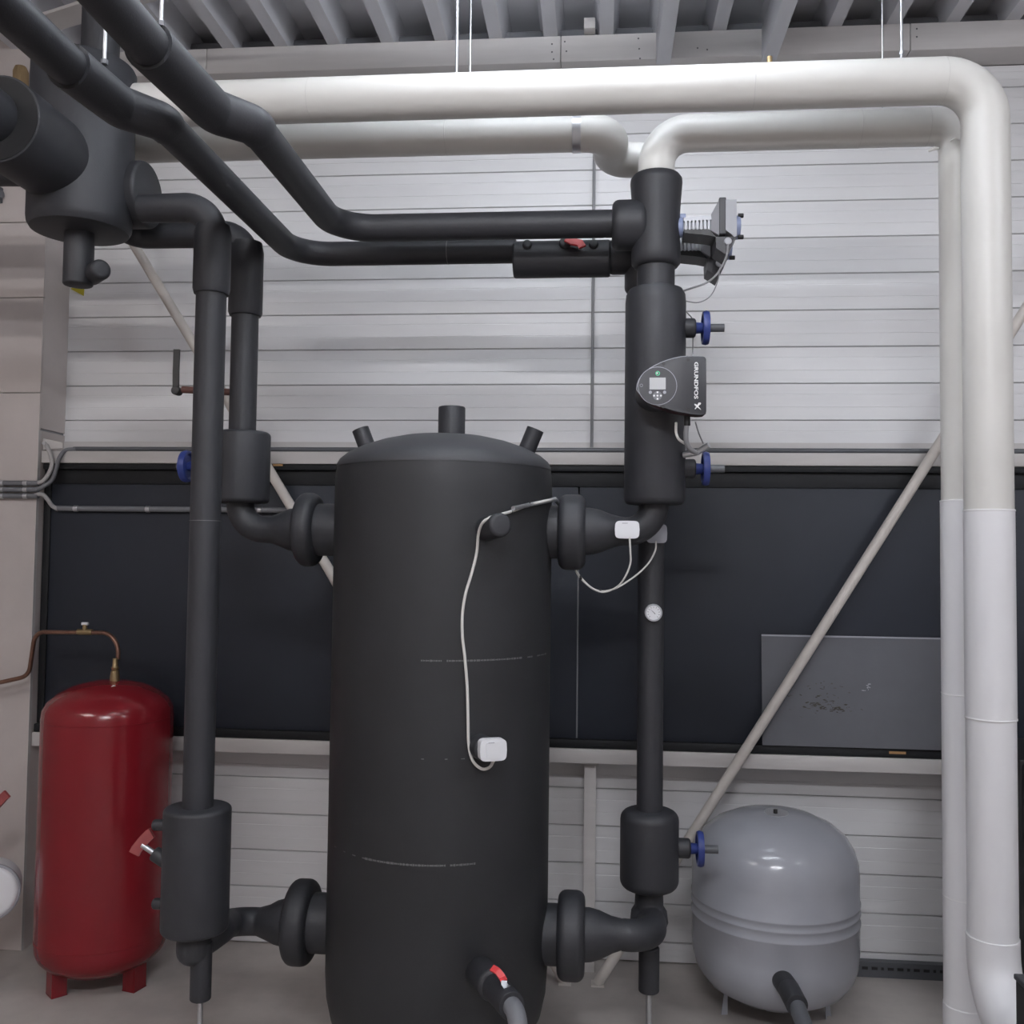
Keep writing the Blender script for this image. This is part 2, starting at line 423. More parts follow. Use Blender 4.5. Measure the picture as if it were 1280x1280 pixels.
nn = V((0.42, -1, 0.0))
sensor(cs, nn, 0.071, 0.058, 0.03, 'white temperature sensor on the front of the black tank')
# cable of the tank sensor
pts = [(694, 624, .02), (678, 627, .012), (662, 631, .010), (640, 639, .008), (626, 643, .085), (613, 647, .080), (603, 654, .060), (598, 668, .030), (596, 690, .006), (590, 715, .006), (582, 742, .006), (578, 768, .006), (578, 795, .006), (581, 822, .006), (584, 860, .006), (585, 900, .006), (586, 932, .007), (591, 951, .012), (602, 961, .02), (612, 959, .03)]
cp = [PC(x, y, TX, TY, TR+e) for x, y, e in pts] + [cs + V((0.0, 0.008, -0.028))]
cb = thing('sensor_cable', 'white cable hanging down the front of the black tank', 'cable', cp[-1])
obj('cable', cable(cp, 0.0042), CABW, cb)
obj('cable_sleeve', tube([(cp[0]+(cp[2]-cp[0])*1.6, 0.0065), (cp[0], 0.0065), (cp[0]+V((0.018, 0.05, -0.022)), 0.0065)]), STEEL, cb)
for i in (2, 3): obj('cable_tie', tube([(cp[i]-V((0.003, 0, 0)), 0.0085), (cp[i]+V((0.003, 0, 0)), 0.0085)], 10), BLACKP, cb)

# drain valve at the tank's foot
dv = thing('drain_valve', 'insulated drain valve with red lever low on the black tank', 'valve', radial(18, P(597, 1212, 2.64).z, 0.34))
a = PC(597, 1212, TX, TY, TR-0.03); b = P(616, 1231, 2.52); c = P(640, 1258, 2.40); e = P(655, 1290, 2.33)
obj('stub_sleeve', rcyl(a, a+(b-a)*1.05, 0.041, 0.012), FOAM, dv)
obj('valve_sleeve', rcyl(b-(b-a)*0.2, c, 0.034, 0.002), FOAM, dv)
obj('outlet_hose', tube([(c-(c-b)*0.3, 0.0235), (c+(c-b)*0.25, 0.0235, 0.06), (e+V((0.0, -0.06, -0.10)), 0.0235)]), CONDUIT, dv)
q = [P(615, 1210, 2.47), P(622, 1214, 2.46), P(628, 1222, 2.45), P(630, 1226, 2.44)]
def strap(ps, wd, th, nrm=(0, 0, 1)):
    bm = bmesh.new(); prev = None
    for i, p in enumerate(ps):
        d = (ps[min(i+1, len(ps)-1)]-ps[max(i-1, 0)]).normalized()
        s = V(nrm).cross(d).normalized()*wd/2; t = d.cross(s).normalized()*th/2
        vs = [bm.verts.new(v) for v in (p-s-t, p+s-t, p+s+t, p-s+t)]
        if prev:
            for k in range(4): bm.faces.new((prev[k], prev[(k+1) % 4], vs[(k+1) % 4], vs[k]))
        else: bm.faces.new(vs[::-1])
        prev = vs
    bm.faces.new(prev); return bm
lev = obj('lever', strap(q, 0.017, 0.006, (0.3, -0.8, 0.6)), REDH, dv, smooth=False); lev['label'] = 'red lever grip'
obj('lever_foot', strap([q[-1], P(630, 1230, 2.435), P(633, 1234, 2.43), P(637, 1236, 2.44)], 0.015, 0.004, (0.3, -0.8, 0.6)), STEEL, dv, smooth=False)

# ------------------------------------------------------------------ left pipe columns
XLc = -1.13; YF, YB = 2.68, 2.95
pF = lambda x, y: P(x, y, YF)
pB = lambda x, y: P(x, y, YB)
zfe = pF(215, 260).z; zbe = pB(215, 294).z
rF, rB = 0.0435, 0.0425
XV, YV, RV = -1.55, 2.70, 0.147
fc = thing('insulated_pipe', 'black insulated column pipe with wide valve sleeve beside the red tank', 'pipe', (XLc, YF, 0))
zj1, zj0 = pF(250, 1008).z, pF(246, 1163).z
ztee = pF(252, 1180).z
obj('pipe', tube([((XV+0.20, YF, zfe), rF*0.93), ((XLc, YF, zfe), rF*0.97, 0.085), ((XLc, YF, zfe-0.12), rF), ((XLc, YF, zj0), rF)]), FOAM, fc)
obj('elbow_sleeve', tube([((XLc, YF, zfe-0.055), 0.048), ((XLc, YF, zfe-0.08), 0.053), ((XLc, YF, pF(262, 362).z), 0.053), ((XLc, YF, pF(262, 368).z), 0.049)], 32), FOAM, fc)
o = obj('valve_sleeve', rcyl((XLc, YF, zj0), (XLc, YF, zj1), 0.0935, 0.012, 48), FOAM, fc)
zc = pF(252, 651).z
obj('seam', lathe([(rF+0.0006, -0.001), (rF+0.0006, 0.001)], (XLc, YF, zc), segs=32), PRINT, fc)
# lower bend: column into the tank's lower nozzle
obj('column_foot', rcyl((XLc, YF, pF(252, 1206).z), (XLc, YF, zj0+0.01), 0.049, 0.042), FOAM, fc)
obj('tee_bend', tube([((XLc+0.005, YF+0.01, pF(254, 1186).z), 0.038), ((XLc+0.045, YF+0.07, pF(268, 1176).z), 0.040, 0.06), (P(291, 1150, TY), 0.0415, 0.12), (P(325, 1152, TY), 0.043), (P(336, 1153, TY), 0.052), (P(346, 1153, TY), 0.064), (P(356, 1153, TY), 0.070), (P(366, 1153, TY), 0.072)], 28), FOAM, fc)
zl0, zl1 = pF(258, 1250).z, pF(258, 1185).z
obj('support_leg', rcyl((XLc+0.022, YF, zl0), (XLc+0.022, YF, zl1+0.02), 0.0295, 0.006), FOAM, fc)
obj('support_rod', tube([((XLc+0.022, YF, 0), 0.0075), ((XLc+0.022, YF, zl0+0.02), 0.0075)], 14), STEEL, fc)
for y in (1030, 1128):
    p = pF(198, y); obj('side_cap', rcyl((XLc-0.07, YF-0.01, p.z), (p.x-0.012, YF-0.01, p.z), 0.0155, 0.008, 20), FOAM, fc)
a = pF(207, 1076); b = pF(192, 1066); h = pF(176, 1055)
obj('stem_sleeve', rcyl(a+(a-b)*0.5, b, 0.021, 0.006, 20), FOAM, fc)
vs = obj('valve_stem', tube([(b, 0.008), (b+(h-b)*0.9, 0.008)], 12), STEEL, fc)
vh = obj('valve_handle', strap([pF(168, 1067), pF(171, 1061), pF(180, 1050), pF(187, 1043), pF(190, 1041)], 0.030, 0.010, (0.2, -1, 0.2)), REDO, fc, smooth=False); vh['label'] = 'dull red lever'

bc = thing('insulated_pipe', 'black insulated column pipe joining the upper side of the tank behind', 'pipe', (XLc, YB, 0))
zb1, zb0 = pB(305, 540).z, pB(305, 629).z
obj('pipe', tube([((XV+0.03, YV+0.08, zbe+0.035), rB*0.96), ((XV+0.03, YB, zbe), rB*0.96, 0.06), ((XLc, YB, zbe), rB, 0.085), ((XLc, YB, zb0), rB), ((XLc, YB, zUL), rB, 0.10), (P(340, 662, TY), 0.043), (P(352, 662, TY), 0.055), (P(362, 662, TY), 0.066), (P(376, 662, TY), 0.070)], 28), FOAM, bc)
obj('elbow_sleeve', tube([((XLc, YB, zbe-0.03), 0.048), ((XLc, YB, zbe-0.06), 0.0535), ((XLc, YB, pB(303, 391).z), 0.0535), ((XLc, YB, pB(303, 395).z), 0.049)], 32), FOAM, bc)
obj('valve_sleeve', rcyl((XLc, YB, zb0), (XLc, YB, zb1), 0.089, 0.014, 48), FOAM, bc)
# blue handwheel peeping out on the left of the rear column
def handwheel(parent, c, ax, r, wd, stub, spin, rs, ext=0.030, smat=SPIN):
    ax = V(ax).normalized(); c = V(c)
    obj('valve_stub', rcyl(c-ax*stub, c-ax*ext, rs, 0.008, 24), FOAM, parent)
    obj('bonnet', lathe([(0.018, -ext-0.004), (0.016, -ext*0.4), (0.012, 0)], c, ax, 20), BLUE, parent)
    prof = [(0.0, -wd*0.25), (r-0.016, -wd*0.2), (r-0.010, -wd*0.5), (r-0.003, -wd*0.45), (r, 0), (r-0.003, wd*0.45), (r-0.010, wd*0.5), (r-0.016, wd*0.2), (0.0, wd*0.25)]
    hw = obj('handwheel', lathe(prof, c, ax, 40), BLUE, parent)
    sp = obj('spindle', tube([(c, rs*0.42), (c+ax*spin, rs*0.42)], 16), smat, parent)
    return hw
c = pB(237, 583); handwheel(bc, (c.x-0.01, YB, c.z), (-1, 0, 0), 0.052, 0.022, XLc*0+abs(c.x-0.01-(XLc-0.06)), 0.03, 0.03)

# black-lever copper valve between the two columns
cvz = pB(230, 487).z
cv = thing('lever_valve', 'small copper valve with upright black lever between the black columns', 'valve', (pB(232, 487).x, YB, cvz))
obj('valve_pipe', tube([((pB(228, 487).x, YB, cvz), 0.011), ((XLc-0.02, YB, cvz-0.01), 0.011)], 16), COPPERD, cv)
q = pB(222, 489); obj('lever', strap([V((q.x, YB-0.012, q.z-0.005)), V((q.x, YB-0.013, q.z+0.01)), V((q.x-0.001, YB-0.013, pB(222, 465).z)), V((q.x, YB-0.013, pB(222, 438).z))], 0.019, 0.009, (0, -1, 0)), BLACKP, cv, smooth=False)
obj('lever_hub', rcyl((q.x, YB-0.02, q.z), (q.x, YB+0.012, q.z), 0.014, 0.003, 18), BLACKP, cv)

# ------------------------------------------------------------------ header vessel at the upper left
zv0, zv1 = P(98, 292, YV).z, P(110, 52, 2.56).z
hv = thing('header_vessel', 'fat black insulated header vessel hanging near the ceiling', 'vessel', (XV, YV, zv0))
obj('body', lathe([(0.0, 0), (RV-0.03, 0.0), (RV-0.010, 0.006), (RV-0.002, 0.02), (RV, 0.035), (RV, zv1-zv0-0.01), (RV-0.004, zv1-zv0-0.002), (RV-0.012, zv1-zv0), (0, zv1-zv0+0.004)], (XV, YV, zv0), segs=64), FOAM, hv)
obj('top_neck', tube([((XV+0.03, YV+0.03, zv1-0.01), 0.055), ((XV+0.03, YV+0.03, 3.668), 0.055)], 28), FOAM, hv)
p = P(98, 357, YV); obj('bottom_stub', rcyl((XV+0.0, YV, p.z), (XV+0.0, YV, zv0+0.03), 0.0425, 0.006, 28), FOAM, hv)
p = P(127, 336, 2.66); obj('small_stub', rcyl((XV+0.02, YV+0.03, p.z), p, 0.030, 0.012, 24), FOAM, hv)
p = P(170, 232, YV); obj('side_stub', rcyl((XV+0.05, YV+0.075, p.z), (P(180, 232, YV).x-0.02, YV+0.075, p.z), 0.100, 0.012, 48), FOAM, hv)
# stub toward the room with the feed pipe
zs_ = P(72, 180, 2.50).z
obj('front_stub', rcyl((XV-0.03, YV, zs_), (XV-0.03, YV-0.36, zs_), 0.118, 0.003, 48), FOAM, hv)
obj('front_stub_edge', lathe([(0.112, 0), (0.112, 0.002)], (XV-0.03, YV-0.36, zs_), (0, -1, 0), 48), FOAMD, hv)
fp = tag(obj('insulated_pipe', tube([((XV-0.045, YV-0.30, zs_+0.005), 0.073), ((XV-0.045, YV-1.9, zs_+0.005), 0.073)], 36), FOAM), 'black insulated feed pipe running out of the header vessel stub', 'pipe')
p = P(15, 212, YV+0.05)
sp = tag(obj('insulated_pipe', tube([((XV-0.08, YV+0.05, p.z-0.01), 0.052), ((XV-0.16, YV+0.05, p.z), 0.052), ((-3.55, YV+0.05, p.z+0.05), 0.052)], 28), FOAM), 'black insulated pipe leaving the header vessel toward the boxed column', 'pipe')

# ------------------------------------------------------------------ two overhead pipes that run in along the ceiling
YR = 3.12; XRc = 0.17
def overhead(label, Xa, jog, Yc, z, r, xend, yj, ycol, tilt):
    t = thing('insulated_pipe', label, 'pipe', (Xa, Yc, z))
    obj('pipe', tube([((xend, Yc, z), r), ((Xa, Yc, z), r, 0.13), ((Xa, yj+0.02, z), r)]), FOAM, t)
    obj('jog_sleeve', tube([((Xa, yj+0.051, z), r*1.0), ((Xa, yj+0.049, z), r*1.10), ((Xa, yj+0.02, z), r*1.11, 0.05), ((Xa+jog*0.8, yj-0.055, z), r*1.17, 0.06), ((Xa+jog, ycol, z), r*1.22)]), FOAM, t)
    obj('sleeve_edge', lathe([(r*1.21, -0.002), (r*1.21, 0.002)], (Xa+jog, ycol, z), (0, 1, 0), 36), FOAMD, t)
    obj('far_pipe', tube([((Xa+jog, ycol+0.004, z), r*1.03), ((Xa+jog, 0.55, z+tilt), r*1.03)], 36), FOAM, t)
    return t
z1p = P(420, 286, YB).z; z2p = P(385, 318, YR).z
o1 = overhead('black insulated overhead pipe joining the tee above the pump', -0.837, -0.085, YB, z1p, 0.0425, P(768, 286, YB).x, 2.19, 1.84, 0.0)
o2 = overhead('black insulated overhead pipe with ball valve sleeve behind the tee', -1.025, -0.078, YR, z2p, 0.0400, P(645, 318, YR).x, 2.10, 1.86, 0.0)
a = P(642, 325, YR); b = P(763, 325, YR)
obj('valve_sleeve', rcyl((a.x, YR, a.z), (b.x, YR, a.z), 0.060, 0.008, 40), FOAM, o2)
for x in (659, 742):
    q = P(x, 304, YR-0.05); obj('sleeve_cap', rcyl((q.x, YR, a.z+0.02), (q.x, YR-0.062, q.z-0.004), 0.016, 0.007, 18), FOAM, o2)
q = P(706, 303, YR-0.055); obj('stem_sleeve', rcyl((q.x, YR, a.z+0.02), (q.x, YR-0.06, q.z), 0.020, 0.006, 18), FOAM, o2)
q = P(720, 306, YR-0.08)
lv = obj('ball_valve_lever', strap([P(708, 298, YR-0.07), P(716, 302, YR-0.075), P(725, 304, YR-0.08), P(728, 309, YR-0.085)], 0.024, 0.008, (0, -1, 0.3)), REDH, o2, smooth=False); lv['label'] = 'red lever'
a2 = P(763, 322, YR); obj('end_sleeve', rcyl((a2.x-0.01, YR, a2.z), (XRc+0.02, YR, a2.z), 0.056, 0.02, 32), FOAM, o2)
zsm = P(560, 317, YR).z
obj('seam', lathe([(0.0406, -0.0012), (0.0406, 0.0012)], (P(560, 317, YR).x, YR, z2p), (1, 0, 0), 32), PRINT, o2)

# ------------------------------------------------------------------ pump column (front) and rear column
pc = thing('pump_riser', 'black insulated pipe column carrying the pump and two blue handwheels', 'pipe', (XRc, YB, 0))
zz = lambda y, x=818, Y=YB: P(x, y, Y).z
obj('tee_sleeve', lathe([(0.058, 0), (0.066, 0.002), (0.0745, 0.012), (0.0755, 0.04), (0.072, 0.10), (0.0725, 0.16), (0.077, 0.225), (0.080, 0.262), (0.079, 0.275), (0.071, 0.286), (0.060, 0.288)], (XRc, YB, zz(335)), segs=48), FOAM, pc)
zt = P(780, 282, YB).z
obj('tee_branch', rcyl((P(765, 282, YB).x, YB, zt), (XRc-0.03, YB, zt), 0.077, 0.022, 40), FOAM, pc)
obj('neck', tube([((XRc, YB, zz(365)), 0.058), ((XRc, YB, zz(330)), 0.058)], 36), FOAM, pc)
obj('pump_sleeve', lathe([(0.07, 0), (0.083, 0.002), (0.089, 0.008), (0.0925, 0.02), (0.0925, 0.62), (0.090, 0.645), (0.082, 0.66), (0.06, 0.668)], (XRc, YB, zz(631)), segs=56), FOAM, pc)
zel = zUR
obj('elbow', tube([((XRc, YB, zz(632)+0.02), 0.0435), ((XRc, YB, zel), 0.0435, 0.085), (P(775, 664, YB), 0.0445), (P(764, 664, YB), 0.052), (P(750, 664, YB), 0.066), (P(738, 664, YB), 0.072), (P(730, 664, YB), 0.073)], 32), FOAM, pc)
for y in (410, 586):
    c = P(882, y, YB); handwheel(pc, (c.x, YB, c.z), (1, 0, 0), 0.0525, 0.021, c.x-XRc-0.08, 0.056, 0.030)

rc = thing('insulated_riser', 'black insulated pipe column behind the pump with one blue handwheel', 'pipe', (XRc, YR, 0))
zr = lambda y: P(814, y, YR).z
rR = 0.0415
obj('pipe', tube([((XRc, YR, zr(1012)), rR), ((XRc, YR, zr(360)), rR), ((XRc, YR, z2p+0.09), rR)], 32), FOAM, rc)
obj('tee_sleeve', rcyl((XRc-0.025, YR+0.01, zr(366)), (XRc-0.025, YR+0.01, z2p+0.16), 0.066, 0.02, 40), FOAM, rc)
obj('valve_sleeve', rcyl((XRc, YR, zr(1111)), (XRc, YR, zr(1012)), 0.0925, 0.03, 48), FOAM, rc)
obj('lower_bend', tube([((XRc, YR, zr(1108)), 0.043), ((XRc, YR, zLR+0.015), 0.045, 0.05), ((XRc+0.005, YR-0.05, zLR), 0.047, 0.04), ((XRc+0.0, TY, zLR), 0.046, 0.09), (P(777, 1168, TY), 0.0445), (P(765, 1168, TY), 0.052), (P(750, 1168, TY), 0.068), (P(738, 1168, TY), 0.076), (P(730, 1168, TY), 0.077)], 32), FOAM, rc)
obj('bend_sleeve', tube([((XRc, YR, zr(1132)), 0.046), ((XRc, YR, zr(1138)), 0.056), ((XRc, YR-0.01, zLR-0.01), 0.060), ((XRc, YR-0.02, zLR-0.06), 0.04)], 32), FOAM, rc)
obj('support_leg', rcyl((XRc, YR-0.02, zr(1236)), (XRc, YR-0.02, zr(1180)), 0.0325, 0.006), FOAM, rc)
obj('support_rod', tube([((XRc, YR-0.02, 0), 0.009), ((XRc, YR-0.02, zr(1230)), 0.009)], 14), STEEL, rc)
c = P(875, 1061, YR); handwheel(rc, (c.x, YR, c.z), (1, 0, 0), 0.0555, 0.021, c.x-XRc-0.085, 0.056, 0.031)

# sensors on the upper bend, cables
c1 = P(784, 662, 2.885); s1 = sensor(c1, (0.0, -1, 0), 0.069, 0.053, 0.02, 'white temperature sensor on the black bend below the pump')
c2 = P(821, 667, 3.07); s2 = sensor(c2, (0.0, -1, 0), 0.062, 0.060, 0.01, 'pale sensor half hidden behind the black bend on the rear pipe', GREYP)
c2o = P(815, 667, 3.07)
cbl = thing('sensor_cable', 'thin white cable pair looping below the upper nozzle', 'cable', P(752, 738, 2.93))
m_ = lambda x, y, Y: P(x, y, Y)
obj('cable', cable([m_(787, 672, 2.88), m_(788, 690, 2.88), m_(788, 704, 2.89), m_(782, 720, 2.90), m_(772, 733, 2.92), m_(756, 740, 2.94), m_(743, 737, 2.95), m_(732, 729, 2.96), m_(722, 718, 2.97), m_(718, 708, 2.97)], 0.0028), CABW, cbl)
obj('cable', cable([m_(820, 677, 3.06), m_(819, 688, 3.05), m_(812, 702, 3.03), m_(800, 715, 3.0), m_(784, 727, 2.98), m_(768, 736, 2.96), m_(752, 739, 2.955), m_(740, 735, 2.96), m_(728, 724, 2.98), m_(720, 713, 2.98)], 0.0028), CABW, cbl)
for x, y in ((750, 739), (726, 722)):
    q = m_(x, y, 2.955); obj('cable_tie', rcyl(q-V((0.004, 0, 0)), q+V((0.004, 0, 0)), 0.007, 0.002, 10), BLACKP, cbl)
# thermometer on the rear column
tc_ = P(817, 766, 3.06)
th = thing('thermometer', 'round dial thermometer on the rear black pipe', 'gauge', tc_)
obj('case', lathe([(0.0275, -0.028), (0.0275, 0.0), (0.0265, 0.004), (0.0225, 0.004), (0.0220, 0.0015), (0.0, 0.0015)], tc_, (0, -1, 0), 36), SILVER, th)
obj('dial', lathe([(0.0222, 0.0018), (0.0222, 0.0022), (0.0, 0.0022)], tc_, (0, -1, 0), 32), WHITEP, th)
n_ = tc_+V((0, -0.0028, 0))
obj('needle', prism([n_+V((0.004, 0, -0.004)), n_+V((0.006, 0, -0.003)), n_+V((-0.012, 0, 0.013))], (0, -1, 0), 0.0008), BLACKP, th, smooth=False)
bm = bmesh.new()
for k in range(11):
    a = math.radians(225-27*k); u = V((math.cos(a), 0, math.sin(a))); s = V((-math.sin(a), 0, math.cos(a)))*0.0006
    p0, p1 = n_+u*0.0155+V((0, .0004, 0)), n_+u*0.0198+V((0, .0004, 0))
    prism([p0-s, p1-s, p1+s, p0+s], (0, -1, 0), 0.0004, bm)
obj('scale_marks', bm, BLACKP, th, smooth=False)

# ------------------------------------------------------------------ circulation pump
YP = 2.735
pu = thing('circulation_pump', 'dark grey circulation pump with lettered face plate and small display', 'pump', P(830, 490, 2.80))
sp7 = 7.53
fx = lambda x, y, Y=YP: P(780+x/sp7, 430+y/sp7, Y)
outl = [(118, 425), (124, 380), (140, 335), (165, 297), (200, 262), (245, 228), (290, 202), (345, 175), (405, 152), (470, 133), (540, 119), (600, 113), (700, 113), (748, 115), (765, 122), (773, 140), (776, 400), (776, 630), (770, 655), (752, 668), (720, 669), (660, 664), (600, 655), (540, 645), (480, 632), (410, 612), (340, 588), (275, 560), (220, 528), (175, 495), (140, 460)]
fpl = [fx(*q) for q in outl]; cenf = fx(450, 400)
def loft(rings):
    bm = bmesh.new(); ring_mesh(bm, rings); return bm
def sc(ring, s, dy): return [cenf+(p-cenf)*s+V((0, dy, 0)) for p in ring]
obj('housing', loft([sc(fpl, 0.93, 0.085), sc(fpl, 0.985, 0.05), sc(fpl, 1.0, 0.02), sc(fpl, 1.0, 0.012)]), PUMPR, pu)
face = obj('face_plate', loft([sc(fpl, 1.0, 0.0118), sc(fpl, 1.004, 0.006), sc(fpl, 0.992, 0.0005), sc(fpl, 0.985, 0.0)]), DGREY, pu)
rim = [P_ for P_ in fpl]
obj('face_edge', tube([(p+V((0, 0.001, 0)), 0.0014) for p in [fpl[i] for i in list(range(26, 31))+list(range(0, 12))]], 6), GREYP, face)
obj('motor_neck', rcyl(cenf+V((-0.03, 0.06, 0)), cenf+V((-0.05, 0.2, 0)), 0.055, 0.004), DGREY, pu)
cc = fx(315, 395)
def ringflat(c, r0, r1, th, segs=40):
    bm = bmesh.new(); lathe([(r0, 0), (r0, th), (r1, th), (r1, 0)], c, (0, -1, 0), segs, bm); return bm
def annulus(c, r0, r1, th, segs=40):
    bm = bmesh.new(); rings = []
    for r, t in ((r0, 0), (r0, th), (r1, th), (r1, 0), (r0, 0)):
        rings.append([c+V((r*math.cos(2*math.pi*k/segs), -t, r*math.sin(2*math.pi*k/segs))) for k in range(segs)])
    ring_mesh(bm, rings, False, False); return bm
obj('panel_ring', annulus(cc, 0.0535, 0.0550, 0.0012), GREYP, face)
obj('control_panel', lathe([(0.0535, 0), (0.0535, 0.0006), (0, 0.0006)], cc, (0, -1, 0), 40), DGREY, face)
def quad(x0, y0, x1, y1, th=0.0016): return prism([fx(x0, y1), fx(x1, y1), fx(x1, y0), fx(x0, y0)], (0, -1, 0), th)
obj('display', quad(240, 317, 392, 428), SCREEN, face, smooth=False)
def dot(x, y, r, m, name='button', th=0.0016): return obj(name, lathe([(r/sp7*2.8/F*1.0, 0), (r/sp7*2.8/F, th), (0, th)], fx(x, y), (0, -1, 0), 14), m, face)
dot(248, 455, 15, GREYP); dot(382, 455, 15, GREYP); dot(315, 487, 42, CONDUIT, 'button_pad', 0.0012)
for x, y in ((315, 455), (315, 517), (283, 487), (347, 487), (315, 487)): dot(x, y, 9, TEXTW, 'button', 0.002)
g = annulus(fx(317, 277), 0.004, 0.0066, 0.0016, 20); obj('indicator_ring', g, GREEN, face)
dot(312, 275, 7, TEXTW, 'indicator_spot', 0.0018)
obj('face_mark', annulus(fx(163, 390), 0.0035, 0.0045, 0.001, 14), GREYP, face)
for x, y in ((605, 150), (372, 186), (605, 620), (370, 588)):
    obj('screw', lathe([(0.005, 0), (0.005, 0.0008), (0, 0.0008)], fx(x, y), (0, -1, 0), 10), BLACKP, face)
def text(body, c, size, rotz, m, parent, name, xscale=1.0, bold=0.0):
    cu = bpy.data.curves.new('t', 'FONT'); cu.body = body; cu.size = size; cu.extrude = 0.0004; cu.align_x = 'CENTER'; cu.align_y = 'CENTER'
    cu.offset = bold; cu.resolution_u = 3
    to = bpy.data.objects.new('t', cu); COL.objects.link(to); bpy.context.view_layer.update()
    me = bpy.data.meshes.new_from_object(to); bpy.data.objects.remove(to)
    bm = bmesh.new(); bm.from_mesh(me); bpy.data.meshes.remove(me)
    M = Matrix.Translation(c) @ Matrix.Rotation(rotz, 4, 'Y') @ Matrix.Rotation(math.pi/2, 4, 'X') @ Matrix.Diagonal((xscale, 1, 1, 1))
    bmesh.ops.transform(bm, matrix=M, verts=bm.verts)
    return obj(name, bm, m, parent, smooth=False)
text('GRUNDFOS', fx(677, 343)+V((0, -0.001, 0)), 0.0150, math.pi/2, TEXTW, face, 'lettering', 1.32, 0.0004)
bm = bmesh.new()
prism([fx(x, y) for x, y in ((664, 612), (672, 614), (726, 560), (715, 550), (700, 556))], (0, -1, 0), 0.0012, bm)
prism([fx(x, y) for x, y in ((664, 575), (662, 562), (680, 568), (722, 612), (724, 622))], (0, -1, 0), 0.0014, bm)
prism([fx(x, y) for x, y in ((698, 552), (722, 552), (720, 575), (714, 562))], (0, -1, 0), 0.0016, bm)
obj('emblem', bm, TEXTW, face, smooth=False)
obj('cable_gland', rcyl(fx(592, 668, YP+0.05), fx(594, 770, YP+0.05), 0.0095, 0.002, 16), BLACKP, pu)
pcab = thing('pump_cable', 'grey and white cables curling down under the pump', 'cable', fx(690, 1025, 2.82))
obj('cable', cable([fx(590, 760, YP+0.05), fx(582, 850, YP+0.05), fx(590, 930, YP+0.06), fx(625, 990, YP+0.07), fx(680, 1025, YP+0.09)], 0.0075, 10), CABG, pcab)
obj('cable', cable([fx(490, 740, YP+0.07), fx(490, 830, YP+0.06), fx(515, 895, YP+0.06), fx(570, 935, YP+0.08)], 0.004), CABW, pcab)
obj('cable', cable([fx(672, 735, YP+0.06), fx(700, 830, YP+0.08), fx(745, 935, YP+0.12)], 0.0022), CABG, pcab)
obj('cable_pipe', tube([(fx(560, 1045, YP+0.16), 0.009), (fx(690, 1020, YP+0.14), 0.009), (fx(800, 950, YP+0.12), 0.009)], 14), STEEL, pcab)

